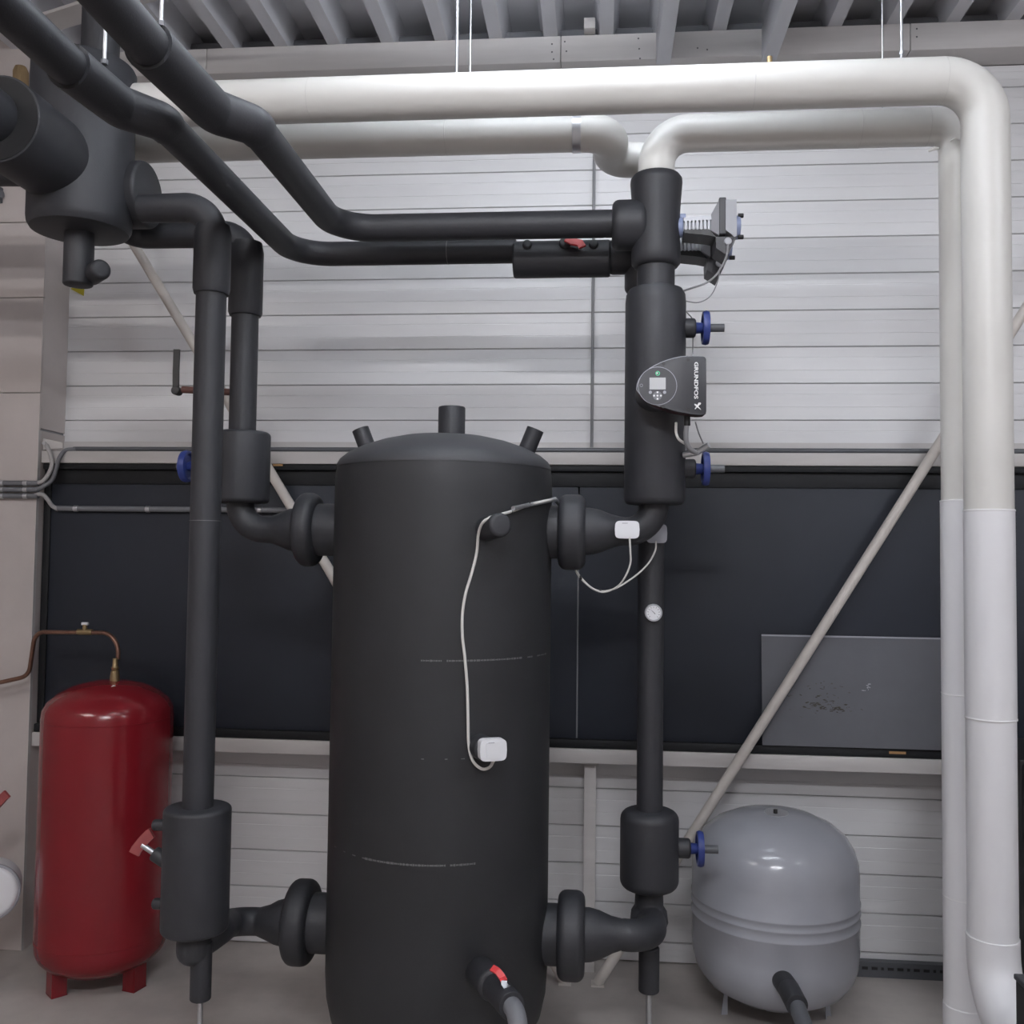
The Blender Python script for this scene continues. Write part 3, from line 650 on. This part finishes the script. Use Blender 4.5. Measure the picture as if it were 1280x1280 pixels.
# ------------------------------------------------------------------ valve actuators
s9 = 9.846
def actuator(label, ox, oy, Y0, top):
    t = thing('valve_actuator', label, 'actuator', P(875+ox, 290+oy, Y0), 'grey motor actuators on the mixing valves')
    g = lambda x, y, dY=-0.055: P(820+x/s9+ox, 230+y/s9+oy, Y0+dY)
    m0 = g(280, 470); c0 = g(690, 500); X0, X1 = m0.x, c0.x; z0 = c0.z
    obj('mounting_ring', rcyl((X0-0.01, Y0, g(300, 465).z), (g(350, 465).x, Y0, g(300, 465).z), 0.030, 0.004, 28), LBLUE, t)
    obj('ring_lug', box((g(310, 330).x, Y0-0.012, g(310, 360).z), (g(385, 330).x, Y0+0.012, g(310, 300).z), bev=0.002), LBLUE, t)
    # finned bracket
    za, zb = g(500, 550).z, g(500, 370).z
    obj('bracket_top', prism([V((g(345, 400).x, Y0-0.045, g(345, 400).z)), V((g(345, 425).x, Y0-0.045, g(345, 440).z)), V((g(690, 425).x, Y0-0.045, g(690, 425).z)), V((g(680, 360).x, Y0-0.045, g(680, 360).z))], (0, 1, 0), 0.09), SILVER, t, smooth=False)
    for k in range(7):
        x0 = g(358+47*k, 500).x; obj('fin', box((x0, Y0-0.045, za), (x0+0.007, Y0+0.045, g(358, 432).z), bev=0.001), SILVER, t, smooth=False)
    obj('bracket_core', box((g(350, 0).x, Y0-0.034, za+0.002), (g(690, 0).x, Y0+0.034, g(358, 432).z)), GREYP, t, smooth=False)
    obj('bracket_base', prism([g(350, 552, -0.045), g(650, 552, -0.045), g(740, 650, -0.045), g(640, 630, -0.045), g(350, 600, -0.045)], (0, 1, 0), 0.09), BLACKP, t, smooth=False)
    obj('flare', loft([[V((g(680, 0).x, Y0+sy*0.040, z)) for sy, z in ((-1, za), (1, za), (1, zb), (-1, zb))], [V((g(775, 0).x, Y0+sy*0.062, z)) for sy, z in ((-1, g(775, 640).z), (1, g(775, 640).z), (1, g(775, 200).z), (-1, g(775, 200).z))]]), SILVER, t, smooth=False)
    obj('body_band', box((g(775, 0).x, Y0-0.064, g(0, 640).z), (g(860, 0).x, Y0+0.064, g(0, 190).z), bev=0.003), DGREY, t, smooth=False)
    obj('cover', prism([g(858, 192, -0.066), g(992, 190, -0.066), g(996, 640, -0.066), g(960, 650, -0.066), g(940, 625, -0.066), g(858, 565, -0.066)], (0, 1, 0), 0.132), COVERM, t, smooth=False)
    kz = g(0, 480).z
    kn = obj('knob', rcyl((g(990, 0).x, Y0, kz), (g(1065, 0).x, Y0, kz), 0.036, 0.006, 28), LBLUE, t)
    for dz in (0.03, -0.036): obj('knob_pin', rcyl((g(1030, 0).x, Y0-0.02, kz+dz), (g(1100, 0).x, Y0-0.02, kz+dz), 0.007, 0.002, 12), BLACKP, t)
    obj('under_housing', prism([g(735, 650, -0.055), g(960, 645, -0.055), g(935, 770, -0.055), g(880, 880, -0.055), g(740, 790, -0.055)], (0, 1, 0), 0.10), DGREY, t, smooth=False)
    obj('cable_gland', rcyl(V((g(885, 0).x, Y0-0.062, g(0, 725).z)), V((g(885, 0).x, Y0-0.04, g(0, 725).z)), 0.0115, 0.003, 18), COVERM, t)
    return t
actuator('grey finned motor actuator beside the tee above the pump', 0, 0, YB, True)
actuator('grey finned motor actuator behind and below the other actuator', -11, 27, YR, False)
ac = thing('actuator_cable', 'thin grey cables hanging from the valve actuators', 'cable', P(880, 356, YB))
g = lambda x, y: P(820+x/s9, 230+y/s9, YB-0.06)
obj('cable', cable([g(885, 740), g(875, 850), g(830, 980), g(740, 1120), g(620, 1215), g(440, 1280), P(853, 364, YB-0.03)], 0.0032), CABG, ac)
obj('cable', cable([P(900, 334, YB), P(897, 352, YB), P(888, 370, YB), P(873, 378, YB), P(855, 376, YB)], 0.0018), CABG, ac)
obj('cable', cable([P(852, 385, YB), P(860, 392, YB), P(866, 402, YB+0.04), P(866, 430, YB), P(866, 448, YB-0.1)], 0.0018), CABG, ac)

# ------------------------------------------------------------------ white jacketed pipes
YWF = 2.75
XRV = 1.072
def seamring(parent, c, ax, r, m=SEAM, wd=0.0012, up=0.0007):
    return obj('seam', lathe([(r, -wd*2), (r+up, -wd), (r+up, wd), (r, wd*2)], c, ax, 40), m, parent)
# front loop
zfl = P(700, 116, YWF).z
rf = 0.0635
fl = thing('jacketed_pipe', 'thick white jacketed pipe running above the others and down in front', 'pipe', (XRV, YWF, 0))
zk1, zk2, zk3 = P(1236, 637, YWF-rf).z, P(1238, 902, YWF-rf).z, P(1240, 1182, YWF-rf).z
obj('jacket', tube([((XV+RV-0.01, YWF, zfl), rf), ((XRV, YWF, zfl), rf, 0.12), ((XRV, YWF, zk1), rf)], 40), PVC, fl)
obj('lower_jacket', tube([((XRV, YWF, zk1), rf+0.0015), ((XRV, YWF, zk2), rf+0.0015)], 40), PVCC, fl)
obj('foot_jacket', tube([((XRV, YWF, zk2), rf), ((XRV, YWF, zk3), rf)], 40), PVCC, fl)
ze = zk3-0.19
obj('foot_elbow', tube([((XRV, YWF, zk3+0.001), rf+0.003), ((XRV, YWF, ze), rf+0.003, 0.16), ((XRV, 2.26, ze), rf+0.003)], 40), PVCC, fl)
for z in (zk1, zk2, zk3): seamring(fl, (XRV, YWF, z), (0, 0, 1), rf+0.002, SEAMW)
for x in (382, 945, 1188): seamring(fl, (P(x, 116, YWF-rf).x, YWF, zfl), (1, 0, 0), rf, SEAM, 0.0008, 0.0003)
q = P(962, 80, YWF); obj('vent_plug', rcyl((q.x, YWF, zfl+rf-0.005), (q.x, YWF, zfl+rf+0.024), 0.008, 0.003, 14), BRASS, fl)
# rear loop out of the pump column
rr_ = 0.0560
zrl = P(1000, 163, YB).z
rl = thing('jacketed_pipe', 'white jacketed pipe from the pump column top to behind the thick riser', 'pipe', (XRV, YB, 0))
zq1, zq2, zq3, zq4 = P(1190, 625, YB-rr_).z, P(1190, 870, YB-rr_).z, P(1195, 1128, YB-rr_).z, P(1200, 1266, YB-rr_).z
obj('jacket', tube([((XRc, YB, zz(222)-0.02), rr_), ((XRc, YB, zrl), rr_, 0.10), ((XRV, YB, zrl), rr_, 0.075), ((XRV, YB, zq1), rr_)], 36), PVC, rl)
obj('lower_jacket', tube([((XRV, YB, zq1), rr_+0.003), ((XRV, YB, zq2), rr_+0.003)], 36), PVCC, rl)
obj('foot_jacket', tube([((XRV, YB, zq2), rr_+0.003), ((XRV, YB, zq4), rr_+0.003)], 36), PVCC, rl)
obj('foot_elbow', tube([((XRV, YB, zq4), rr_+0.005), ((XRV, YB, 0.11), rr_+0.005, 0.12), ((XRV, 2.26, 0.11), rr_+0.005)], 36), PVCC, rl)
for z in (zq1, zq2, zq3, zq4): seamring(rl, (XRV, YB, z), (0, 0, 1), rr_+0.003, SEAMW)
for x in (1080, 1166): seamring(rl, (P(x, 160, YB-rr_).x, YB, zrl), (1, 0, 0), rr_, SEAM, 0.0008, 0.0003)
q0 = P(1160, 186, YB-rr_); q1 = P(1173, 188, YB-rr_)
obj('jacket_fold', tube([(q0+V((-0.0, -0.002, -0.008)), 0.003), ((q0+q1)/2+V((0, -0.008, 0)), 0.006), (q1+V((0, -0.004, 0.004)), 0.003)], 10), PVC, rl)
obj('jacket_fold', tube([(P(1187, 177, YB-rr_)+V((0, -0.004, 0)), 0.002), (P(1194, 174, YB-rr_)+V((0, -0.004, 0)), 0.004), (P(1200, 175, YB-rr_), 0.003)], 10), PVC, rl)
# left pipe into the rear column
zlp = P(600, 170, YB).z
lp = thing('jacketed_pipe', 'white jacketed pipe with steel band bending down behind the pump column', 'pipe', (-0.3, YB, zlp))
xe = P(765, 170, YB).x; ze2 = P(790, 197, YR).z
obj('jacket', tube([((-3.5, YB, zlp), rr_), ((P(724, 170, YB).x, YB, zlp), rr_)], 36), PVC, lp)
obj('elbow', tube([((P(724, 170, YB).x, YB, zlp), rr_+0.002), ((xe-0.005, YB, zlp), rr_+0.002, 0.075), ((xe-0.005, YR+0.02, ze2), rr_, 0.065), ((XRc+0.01, YR+0.02, ze2), rr_, 0.07), ((XRc+0.01, YR, z2p+0.1), rr_)], 36), PVC, lp)
xb = P(721, 170, YB).x
obj('steel_band', lathe([(rr_, -0.014), (rr_+0.003, -0.013), (rr_+0.003, 0.013), (rr_, 0.014)], (xb, YB, zlp), (1, 0, 0), 40), STEEL, lp)
seamring(lp, (P(555, 170, YB-rr_).x, YB, zlp), (1, 0, 0), rr_, SEAM, 0.0008, 0.0003)
# hanger rods
def hanger(x, py, Y, zbot, r, label, nut=False, xx=None):
    X = P(x, py, Y).x if xx is None else xx
    t = thing('hanger_rod', label, 'rod', (X, Y, zbot), 'threaded hanger rods from the roof deck')
    obj('rod', tube([((X, Y, zbot), r), ((X, Y, ZD+0.1), r)], 10), STEEL, t)
    obj('nut', lathe([(r*1.8, 0), (r*1.8, 0.010)], (X, Y, zbot+(0.02 if nut else -0.004)), segs=6), CONDUIT if not nut else STEEL, t)
hanger(571, 60, YWF, zfl+rf-0.004, 0.0045, 'bright hanger rod holding the middle of the thick white pipe')
hanger(588, 60, YB, zlp+rr_-0.004, 0.0028, 'thin hanger rod holding the banded white pipe')
hanger(1127, 60, YWF, zfl+rf-0.004, 0.0042, 'bright hanger rod with nut near the thick white bend', True)
hanger(1103, 60, YB, zrl+rr_-0.004, 0.0028, 'thin dull hanger rod behind the thick white pipe near its bend')
hanger(243, 40, 1.84, z1p+0.043, 0.0042, 'bright hanger rod holding the black overhead pipe', xx=-0.925+0.028)
hanger(130, 60, 1.93, z2p+0.043, 0.0042, 'bright hanger rod in front of the header vessel', xx=P(131, 60, 1.93).x)

# ------------------------------------------------------------------ red expansion tank
RX, RY, RR = -1.822, 3.480, 0.231
rt = thing('expansion_vessel', 'tall glossy red expansion vessel on three short legs', 'vessel', (RX, RY, 0))
zt0 = P(138, 846, RY).z; zs0 = P(138, 878, RY).z; zbt = P(126, 1184, RY).z
obj('body', lathe([(0.0, zbt-0.075), (0.08, zbt-0.072), (0.15, zbt-0.055), (0.195, zbt-0.030), (0.218, zbt-0.005), (0.228, zbt+0.02), (RR, zbt+0.055), (RR, zs0-0.05), (0.227, zs0-0.02), (0.212, zs0+0.008), (0.18, zs0+0.036), (0.13, zs0+0.062), (0.07, zs0+0.078), (0.0, zs0+0.083)], (RX, RY, 0), segs=72), REDT, rt)
for z in (zbt+0.062, zs0-0.052): obj('weld_seam', lathe([(RR-0.002, -0.004), (RR+0.0010, -0.0015), (RR+0.0010, 0.0015), (RR-0.002, 0.004)], (RX, RY, z), segs=72), REDT, rt)
for ang in (228, 345, 110):
    a = math.radians(ang); c = V((RX+0.150*math.cos(a), RY+0.150*math.sin(a), 0)); u = V((math.cos(a), math.sin(a), 0)); s = V((-u.y, u.x, 0))
    bm = bmesh.new()
    for sg in (-1, 1): prism([c+s*sg*0.028-u*0.02, c+s*sg*0.028+u*0.028, c+s*sg*0.028+u*0.028+V((0, 0, zbt+0.01)), c+s*sg*0.028-u*0.02+V((0, 0, zbt-0.01))], s*sg, 0.004, bm)
    prism([c+s*0.03+u*0.028, c-s*0.03+u*0.028, c-s*0.03+u*0.028+V((0, 0, zbt)), c+s*0.03+u*0.028+V((0, 0, zbt))], u, 0.004, bm)
    prism([c+s*0.032-u*0.022, c-s*0.032-u*0.022, c-s*0.032+u*0.032, c+s*0.032+u*0.032], (0, 0, 1), 0.004, bm)
    obj('leg', bm, REDT, rt, smooth=False)
q = P(142, 838, RY); zt1 = P(145, 818, RY).z
obj('top_fitting', lathe([(0.018, 0.06), (0.017, 0.10), (0.014, 0.118), (0.011, 0.12), (0.014, 0.13), (0.010, 0.136), (0.009, 0.165)], (P(144, 830, RY).x, RY, zs0), segs=12), BRASS, rt)
lb = [V((RX+dx, RY-0.105, 0)) for dx in (0.095, 0.15)]
def domez(x, y): 
    r = math.hypot(x-RX, y-RY); return zs0+0.083-0.083*(r/0.212)**2*0.98
bm = bmesh.new()
lab = [V((x, y, domez(x, y)+0.004)) for x, y in ((RX+0.05, RY-0.10), (RX+0.12, RY-0.085), (RX+0.115, RY-0.055), (RX+0.05, RY-0.07))]
obj('label_plate', prism(lab, (0, 0, 1), 0.0015), WHITEP, rt, smooth=False)
lab2 = [l.lerp(sum(lab, V())/4, 0.35)+V((0, 0, 0.001)) for l in lab]
obj('label_print', prism(lab2, (0, 0, 1), 0.0012), REDO, rt, smooth=False)
# copper pipe to the red vessel
cpz = lambda x, y, Y=3.5: P(x, y, Y)
pts = [cpz(145, 824), cpz(145, 791), cpz(50, 790, 3.56), cpz(36, 800, 3.60), cpz(36, 842, 3.62), cpz(-30, 860, 3.62)]
pts[0].x = pts[1].x = P(144, 830, RY).x
ct = thing('copper_pipe', 'bent copper pipe feeding the top of the red vessel', 'pipe', pts[0])
obj('pipe', tube([(pts[0], 0.0085), (pts[1], 0.0085, 0.075), (cpz(44, 790, 3.58), 0.0085, 0.06), (cpz(36, 845, 3.62), 0.0085, 0.06), (cpz(-40, 862, 3.62), 0.0085)], 14), COPPER, ct)
v = cpz(106, 790, 3.525)
obj('tee_fitting', rcyl(v-V((0.03, 0, 0)), v+V((0.03, 0, 0)), 0.0115, 0.003, 16), BRASS, ct)
obj('vent_valve', rcyl(v, v+V((0, 0, 0.028)), 0.009, 0.002, 14), BRASS, ct)
obj('vent_cap', box(v+V((-0.013, -0.006, 0.026)), v+V((0.013, 0.006, 0.037)), bev=0.002), WHITEP, ct, smooth=False)

# ------------------------------------------------------------------ grey expansion vessel
GX, GY, GR = 0.632, 3.53, 0.287
gt = thing('expansion_vessel', 'squat glossy grey expansion vessel with ribbed waist by the wall', 'vessel', (GX, GY, 0))
zg = lambda y: P(967, y, GY).z
zT = 0.705
prof = [(0.0, 0.052), (0.10, 0.058), (0.18, 0.078), (0.24, 0.115), (0.272, 0.16), (0.283, 0.20), (GR, 0.25)]
zr0 = P(967, 1180, GY-GR).z; zr1 = P(967, 1166, GY-GR).z; zr2 = P(967, 1155, GY-GR).z
for z in (zr0, zr1, zr2): prof += [(GR, z-0.006), (GR+0.003, z-0.002), (GR+0.003, z+0.002), (GR, z+0.006)]
prof += [(GR, 0.50), (0.284, 0.54), (0.272, 0.58), (0.248, 0.62), (0.205, 0.656), (0.14, 0.685), (0.07, 0.702), (0.0, zT)]
prof = [p for i, p in enumerate(prof)]
obj('body', lathe(prof, (GX, GY, 0), segs=80), GREYT, gt)
for ang in (188, 352, 90):
    a = math.radians(ang); c = V((GX+0.172*math.cos(a), GY+0.172*math.sin(a), 0)); u = V((math.cos(a), math.sin(a), 0)); s = V((-u.y, u.x, 0))
    bm = bmesh.new()
    prism([c+s*0.016, c-s*0.016, c-s*0.020+V((0, 0, 0.085)), c+s*0.020+V((0, 0, 0.085))], u, 0.004, bm)
    prism([c+s*0.016, c+s*0.016+u*0.022, c+s*0.02+u*0.012+V((0, 0, 0.085)), c+s*0.02+V((0, 0, 0.085))], s, 0.003, bm)
    obj('leg', bm, GREYT, gt, smooth=False)
obj('label_disc', lathe([(0.042, 0), (0.042, 0.003), (0, 0.003)], (GX, GY-0.04, zT-0.003), (0, -0.1, 1), 24), SILVER, gt)
obj('air_valve', rcyl((GX-0.005, GY-0.05, zT-0.006), (GX-0.005, GY-0.05, zT+0.012), 0.007, 0.002, 12), BLACKP, gt)
a = PC(977, 1214, GX, GY, GR-0.06); b = P(987, 1238, 3.17); c = P(994, 1252, 3.10); e = P(1012, 1300, 2.98)
hs = thing('vessel_hose', 'black insulated hose leaving the foot of the grey vessel', 'pipe', b)
a = PC(976, 1222, GX, GY, GR-0.03)
obj('sleeve', rcyl(a, a+(b-a)*1.02, 0.034, 0.012, 24), FOAM, hs)
obj('sleeve_end', rcyl(b-(b-a)*0.1, c+(c-b)*0.35, 0.034, 0.003, 24), FOAM, hs)
obj('hose', tube([(c, 0.026), (e, 0.026), (e+V((0.02, -0.3, -0.02)), 0.026)], 20), SPIN, hs)

# ------------------------------------------------------------------ braces, sheet, conduits on the wall
def brace(pts, label):
    t = thing('diagonal_brace', label, 'brace', pts[0])
    obj('tube', tube([(p, 0.0195) for p in pts], 18), BRACE, t)
    obj('foot_plate', box(pts[0]-V((0.024, 0.024, 0.004)), pts[0]+V((0.024, 0.024, 0.003))), BRACE, t, smooth=False)
f0 = P(747, 1226, 3.67); f0.z = 0.004
brace([f0, P(1168, 565, 3.67), P(1345, 288, 3.67), P(1510, 30, 3.67)], 'white diagonal brace tube rising past the grey sheet to the risers')
f1 = P(706, 1215, 3.67); f1.z = 0.004
brace([f1, P(410, 710, 3.67), P(170, 310, 3.67), P(85, 168, 3.67)], 'white diagonal brace tube running behind the black columns')
gs = thing('metal_sheet', 'dirty grey sheet leaning on the window ledge behind the brace', 'sheet', P(1060, 945, 3.712))
A, B, Cc, D = P(953, 936, 3.712), P(1205, 945, 3.712), P(1205, 797, 3.738), P(953, 793, 3.738)
zlo = 0.895; zhi = D.z
A = V((A.x, 3.712, zlo)); B = V((B.x, 3.712, zlo)); Cc = V((B.x, 3.738, zhi-0.005)); D = V((A.x, 3.738, zhi))
nrm = (B-A).cross(D-A).normalized()
obj('sheet', prism([A, B, Cc, D], -nrm, 0.004), SHEET, gs, smooth=False)
bm = bmesh.new(); box((A.x, D.y-0.003, zhi-0.006), (B.x, D.y+0.004, zhi), bm)
obj('sheet_edge', bm, GREYP, gs, smooth=False)
rnd = random.Random(5)
def smudge(cx, cy, wx, wy, n, m, name, seed):
    rnd = random.Random(seed); bm = bmesh.new()
    for _ in range(n):
        x = cx+rnd.gauss(0, wx); y = cy+rnd.gauss(0, wy)
        p = P(x, y, 3.725)
        t = (p.z-zlo)/(zhi-zlo); p.y = A.y+(D.y-A.y)*t-0.0008
        L = rnd.uniform(0.001, 0.009); h = rnd.uniform(0.0006, 0.003)
        k = 7; an = rnd.uniform(-0.4, 0.3)
        pts = []
        for q in range(k):
            a = 2*math.pi*q/k; rr2 = rnd.uniform(0.6, 1.2)
            dx, dz = L*math.cos(a)*rr2, h*math.sin(a)*rr2
            pts.append(bm.verts.new(p+V((dx*math.cos(an)-dz*math.sin(an), 0, dx*math.sin(an)+dz*math.cos(an)))))
        bm.faces.new(pts)
    o = obj(name, bm, m, gs, smooth=False); o['kind'] = 'stuff'
smudge(1020, 872, 14, 10, 26, RUSTM, 'dirt_speckles', 1); smudge(1040, 884, 12, 3, 26, RUSTM, 'dirt_speckles', 2); smudge(1018, 880, 5, 2, 16, RUSTM, 'dirt_speckles', 3); smudge(1046, 886, 5, 1.5, 22, RUSTM, 'dirt_speckles', 6); smudge(1030, 870, 22, 16, 40, SHEETD, 'dirt_speckles', 7)
smudge(1084, 858, 2.5, 4, 9, GREYP, 'pale_scuff', 4)
# conduits
def conduit(pts, r, label, m=CONDUIT, clips=(), fr=0.05):
    t = thing('conduit', label, 'conduit', pts[0])
    obj('tube', tube([(p, r, fr) for p in pts], 14), m, t)
    for c in clips:
        obj('clip', rcyl(c-V((0.009, 0, 0)), c+V((0.009, 0, 0)), r*1.15, 0.002, 14), STEEL, t)
    return t
zc1 = 2.0085
conduit([V((P(92, 563, 3.74).x, 3.74, zc1)), V((4.1, 3.74, zc1))], 0.0095, 'long grey conduit lying along the top of the girt', SPIN)
zc2 = P(250, 637, 3.735).z
y2 = 3.735
conduit([V((P(70, 637, y2).x, y2, zc2)), V((P(560, 637, y2).x, y2, zc2))], 0.0115, 'grey conduit clipped along the dark window band', CONDUIT, [V((P(x, 637, y2).x, y2, zc2)) for x in (95, 185, 325)])
xv = P(741, 400, 3.868).x
conduit([V((xv, 3.868, 2.035)), V((xv, 3.868, 3.45))], 0.0062, 'thin vertical grey conduit on the white cladding', CABG)
yc = 3.685
for i, (y, lb_) in enumerate(((604, 'uppermost of three grey conduits on the boxed column'), (612, 'middle one of three grey conduits on the boxed column'), (620, 'lowest of three grey conduits on the boxed column'))):
    z = P(30, y, yc).z
    conduit([V((-3.55, yc, z)), V((P(48, y, yc).x, yc, z))], 0.0105, lb_, CONDUIT, [V((P(32, y, yc).x, yc, z)), V((P(2, y, yc).x, yc, z))])
fx_ = lambda x, y, Y: P(x, y, Y)
def flex(pts, r, label): return tag(obj('flexible_conduit', cable(pts, r, 10), FLEX), label, 'conduit', 'flexible conduit tails at the column edge')
flex([fx_(46, 604, yc), fx_(54, 601, yc), fx_(61, 592, 3.695), fx_(65, 580, 3.70), fx_(63, 568, 3.705), fx_(58, 556, 3.712)], 0.0085, 'pale flexible conduit curling up to the bracket at the column edge')
tag(obj('flexible_conduit', cable([fx_(46, 612, yc), fx_(54, 608, yc), fx_(65, 600, 3.70), fx_(70, 587, 3.702), fx_(74, 573, 3.702), fx_(82, 563, 3.72), V((P(96, 563, 3.74).x, 3.74, 2.0085))], 0.0085, 10), CONDUIT), 'dark flexible conduit rising to the girt at the column edge', 'conduit', 'flexible conduit tails at the column edge')
flex([fx_(44, 619, yc), fx_(53, 618, yc), fx_(60, 625, 3.70), fx_(65, 632, 3.72), fx_(73, 637, y2)], 0.0085, 'pale flexible conduit dropping to the clipped conduit')
# bracket at the column return
bk = thing('girt_bracket', 'small white steel bracket with bolt at the column corner', 'bracket', fx_(62, 560, 3.722))
obj('plate', prism([fx_(54, 548, 3.722), fx_(78, 553, 3.722), fx_(78, 560, 3.722), fx_(54, 562, 3.722)], (0, 1, 0), 0.006), TIMB, bk, smooth=False)
obj('bolt', lathe([(0.009, 0), (0.008, 0.008), (0, 0.008)], fx_(56, 554, 3.722), (0, -1, 0), 6), STEEL, bk)
# yellow warning sign on the cladding
yg = tag(obj('warning_sign', prism([P(88, 361, 3.884), P(104.5, 370, 3.884), P(106, 350, 3.884)], (0, 1, 0), 0.002), YELL, smooth=False), 'small yellow triangular sign on the white cladding', 'sign')
# wooden stub beside the column up high
wd_ = thing('wooden_post', 'short raw wooden post beside the boxed column', 'post', P(27, 140, 3.668))
a = P(26, 84, 3.668); b = P(26, 150, 3.668)
obj('post', lathe([(0.028, 0), (0.030, 0.02), (0.030, (a-b).length-0.02), (0.022, (a-b).length)], b, a-b, 18), WOOD, wd_)

# ------------------------------------------------------------------ things cut by the picture's edges
lt = thing('white_drum', 'white round drum end beside the boxed column foot', 'drum', P(-14, 1118, 3.35))
obj('drum', rcyl(P(-14, 1118, 3.35)+V((-0.06, 0.12, 0)), P(-14, 1118, 3.35), 0.098, 0.02, 40), WHITEP, lt)
obj('drum_rim', lathe([(0.099, -0.03), (0.103, -0.026), (0.103, -0.014), (0.099, -0.01)], P(-14, 1118, 3.35), V((0.06, -0.12, 0)), 40), GREYP, lt)
obj('drum_foot', tube([(P(-14, 1118, 3.35)+V((-0.03, 0.06, -0.09)), 0.03), (V((P(-14, 1118, 3.35).x-0.03, 3.41, 0)), 0.03)], 14), GREYP, lt)
rv = thing('red_lever', 'dull red valve lever on a pipe before the boxed column', 'valve', P(-6, 1005, 3.30))
obj('lever', strap([P(-18, 1016, 3.30), P(-4, 1006, 3.30), P(4, 997, 3.30), P(9, 992, 3.30)], 0.03, 0.012, (0.2, -1, 0.2)), REDO, rv, smooth=False)
obj('valve_pipe', tube([(P(-16, 1014, 3.31), 0.014), (P(-60, 1040, 3.32), 0.014)], 12), COPPER, rv)
gb = thing('junction_box', 'small dark grey junction box on the boxed column', 'box', P(0, 244, 3.69))
q = P(-3, 244, 3.69)
obj('case', box((q.x-0.04, 3.66, q.z-0.032), (q.x+0.018, 3.70, q.z+0.032), bev=0.003), SPIN, gb, smooth=False)
obj('gland', rcyl((q.x+0.015, 3.68, q.z), (q.x+0.028, 3.68, q.z), 0.016, 0.003, 14), CONDUIT, gb)
bx = thing('black_cabinet', 'matt black box in front of the thick white foot bend', 'cabinet', (P(1268, 1224, 2.25).x, 2.25, 0))
q = P(1269, 1224, 2.25)
obj('case', box((q.x, 2.0, 0.0), (q.x+0.5, 2.25, q.z), bev=0.004), BOXB, bx, smooth=False)
obj('lid', box((q.x-0.003, 1.997, q.z), (q.x+0.503, 2.253, q.z+0.012), bev=0.003), DGREY, bx, smooth=False)
ck = thing('equipment_cabinet', 'tall black cabinet behind the thick white riser', 'cabinet', (P(1271, 1000, 3.3).x, 3.4, 0))
q = P(1271, 1000, 3.3)
obj('case', box((q.x+0.01, 3.30, 0.0), (q.x+0.7, 3.71, P(1275, 950, 3.3).z), bev=0.004), BOXB, ck, smooth=False)
obj('door', box((q.x+0.02, 3.288, 0.08), (q.x+0.69, 3.30, P(1275, 955, 3.3).z), bev=0.002), DGREY, ck, smooth=False)
fl0 = P(1247, 1262, 2.9)
bc_ = tag(obj('floor_cable', cable([P(1233, 1249, 3.1), P(1241, 1250, 3.08), P(1245, 1257, 3.06), P(1236, 1266, 3.04), P(1235, 1274, 3.03), P(1243, 1277, 3.03), P(1252, 1270, 3.05), P(1262, 1262, 3.10), P(1290, 1255, 3.15)], 0.005, 8), BLACKP), 'loose black cable loop under the thick white foot bend', 'cable')
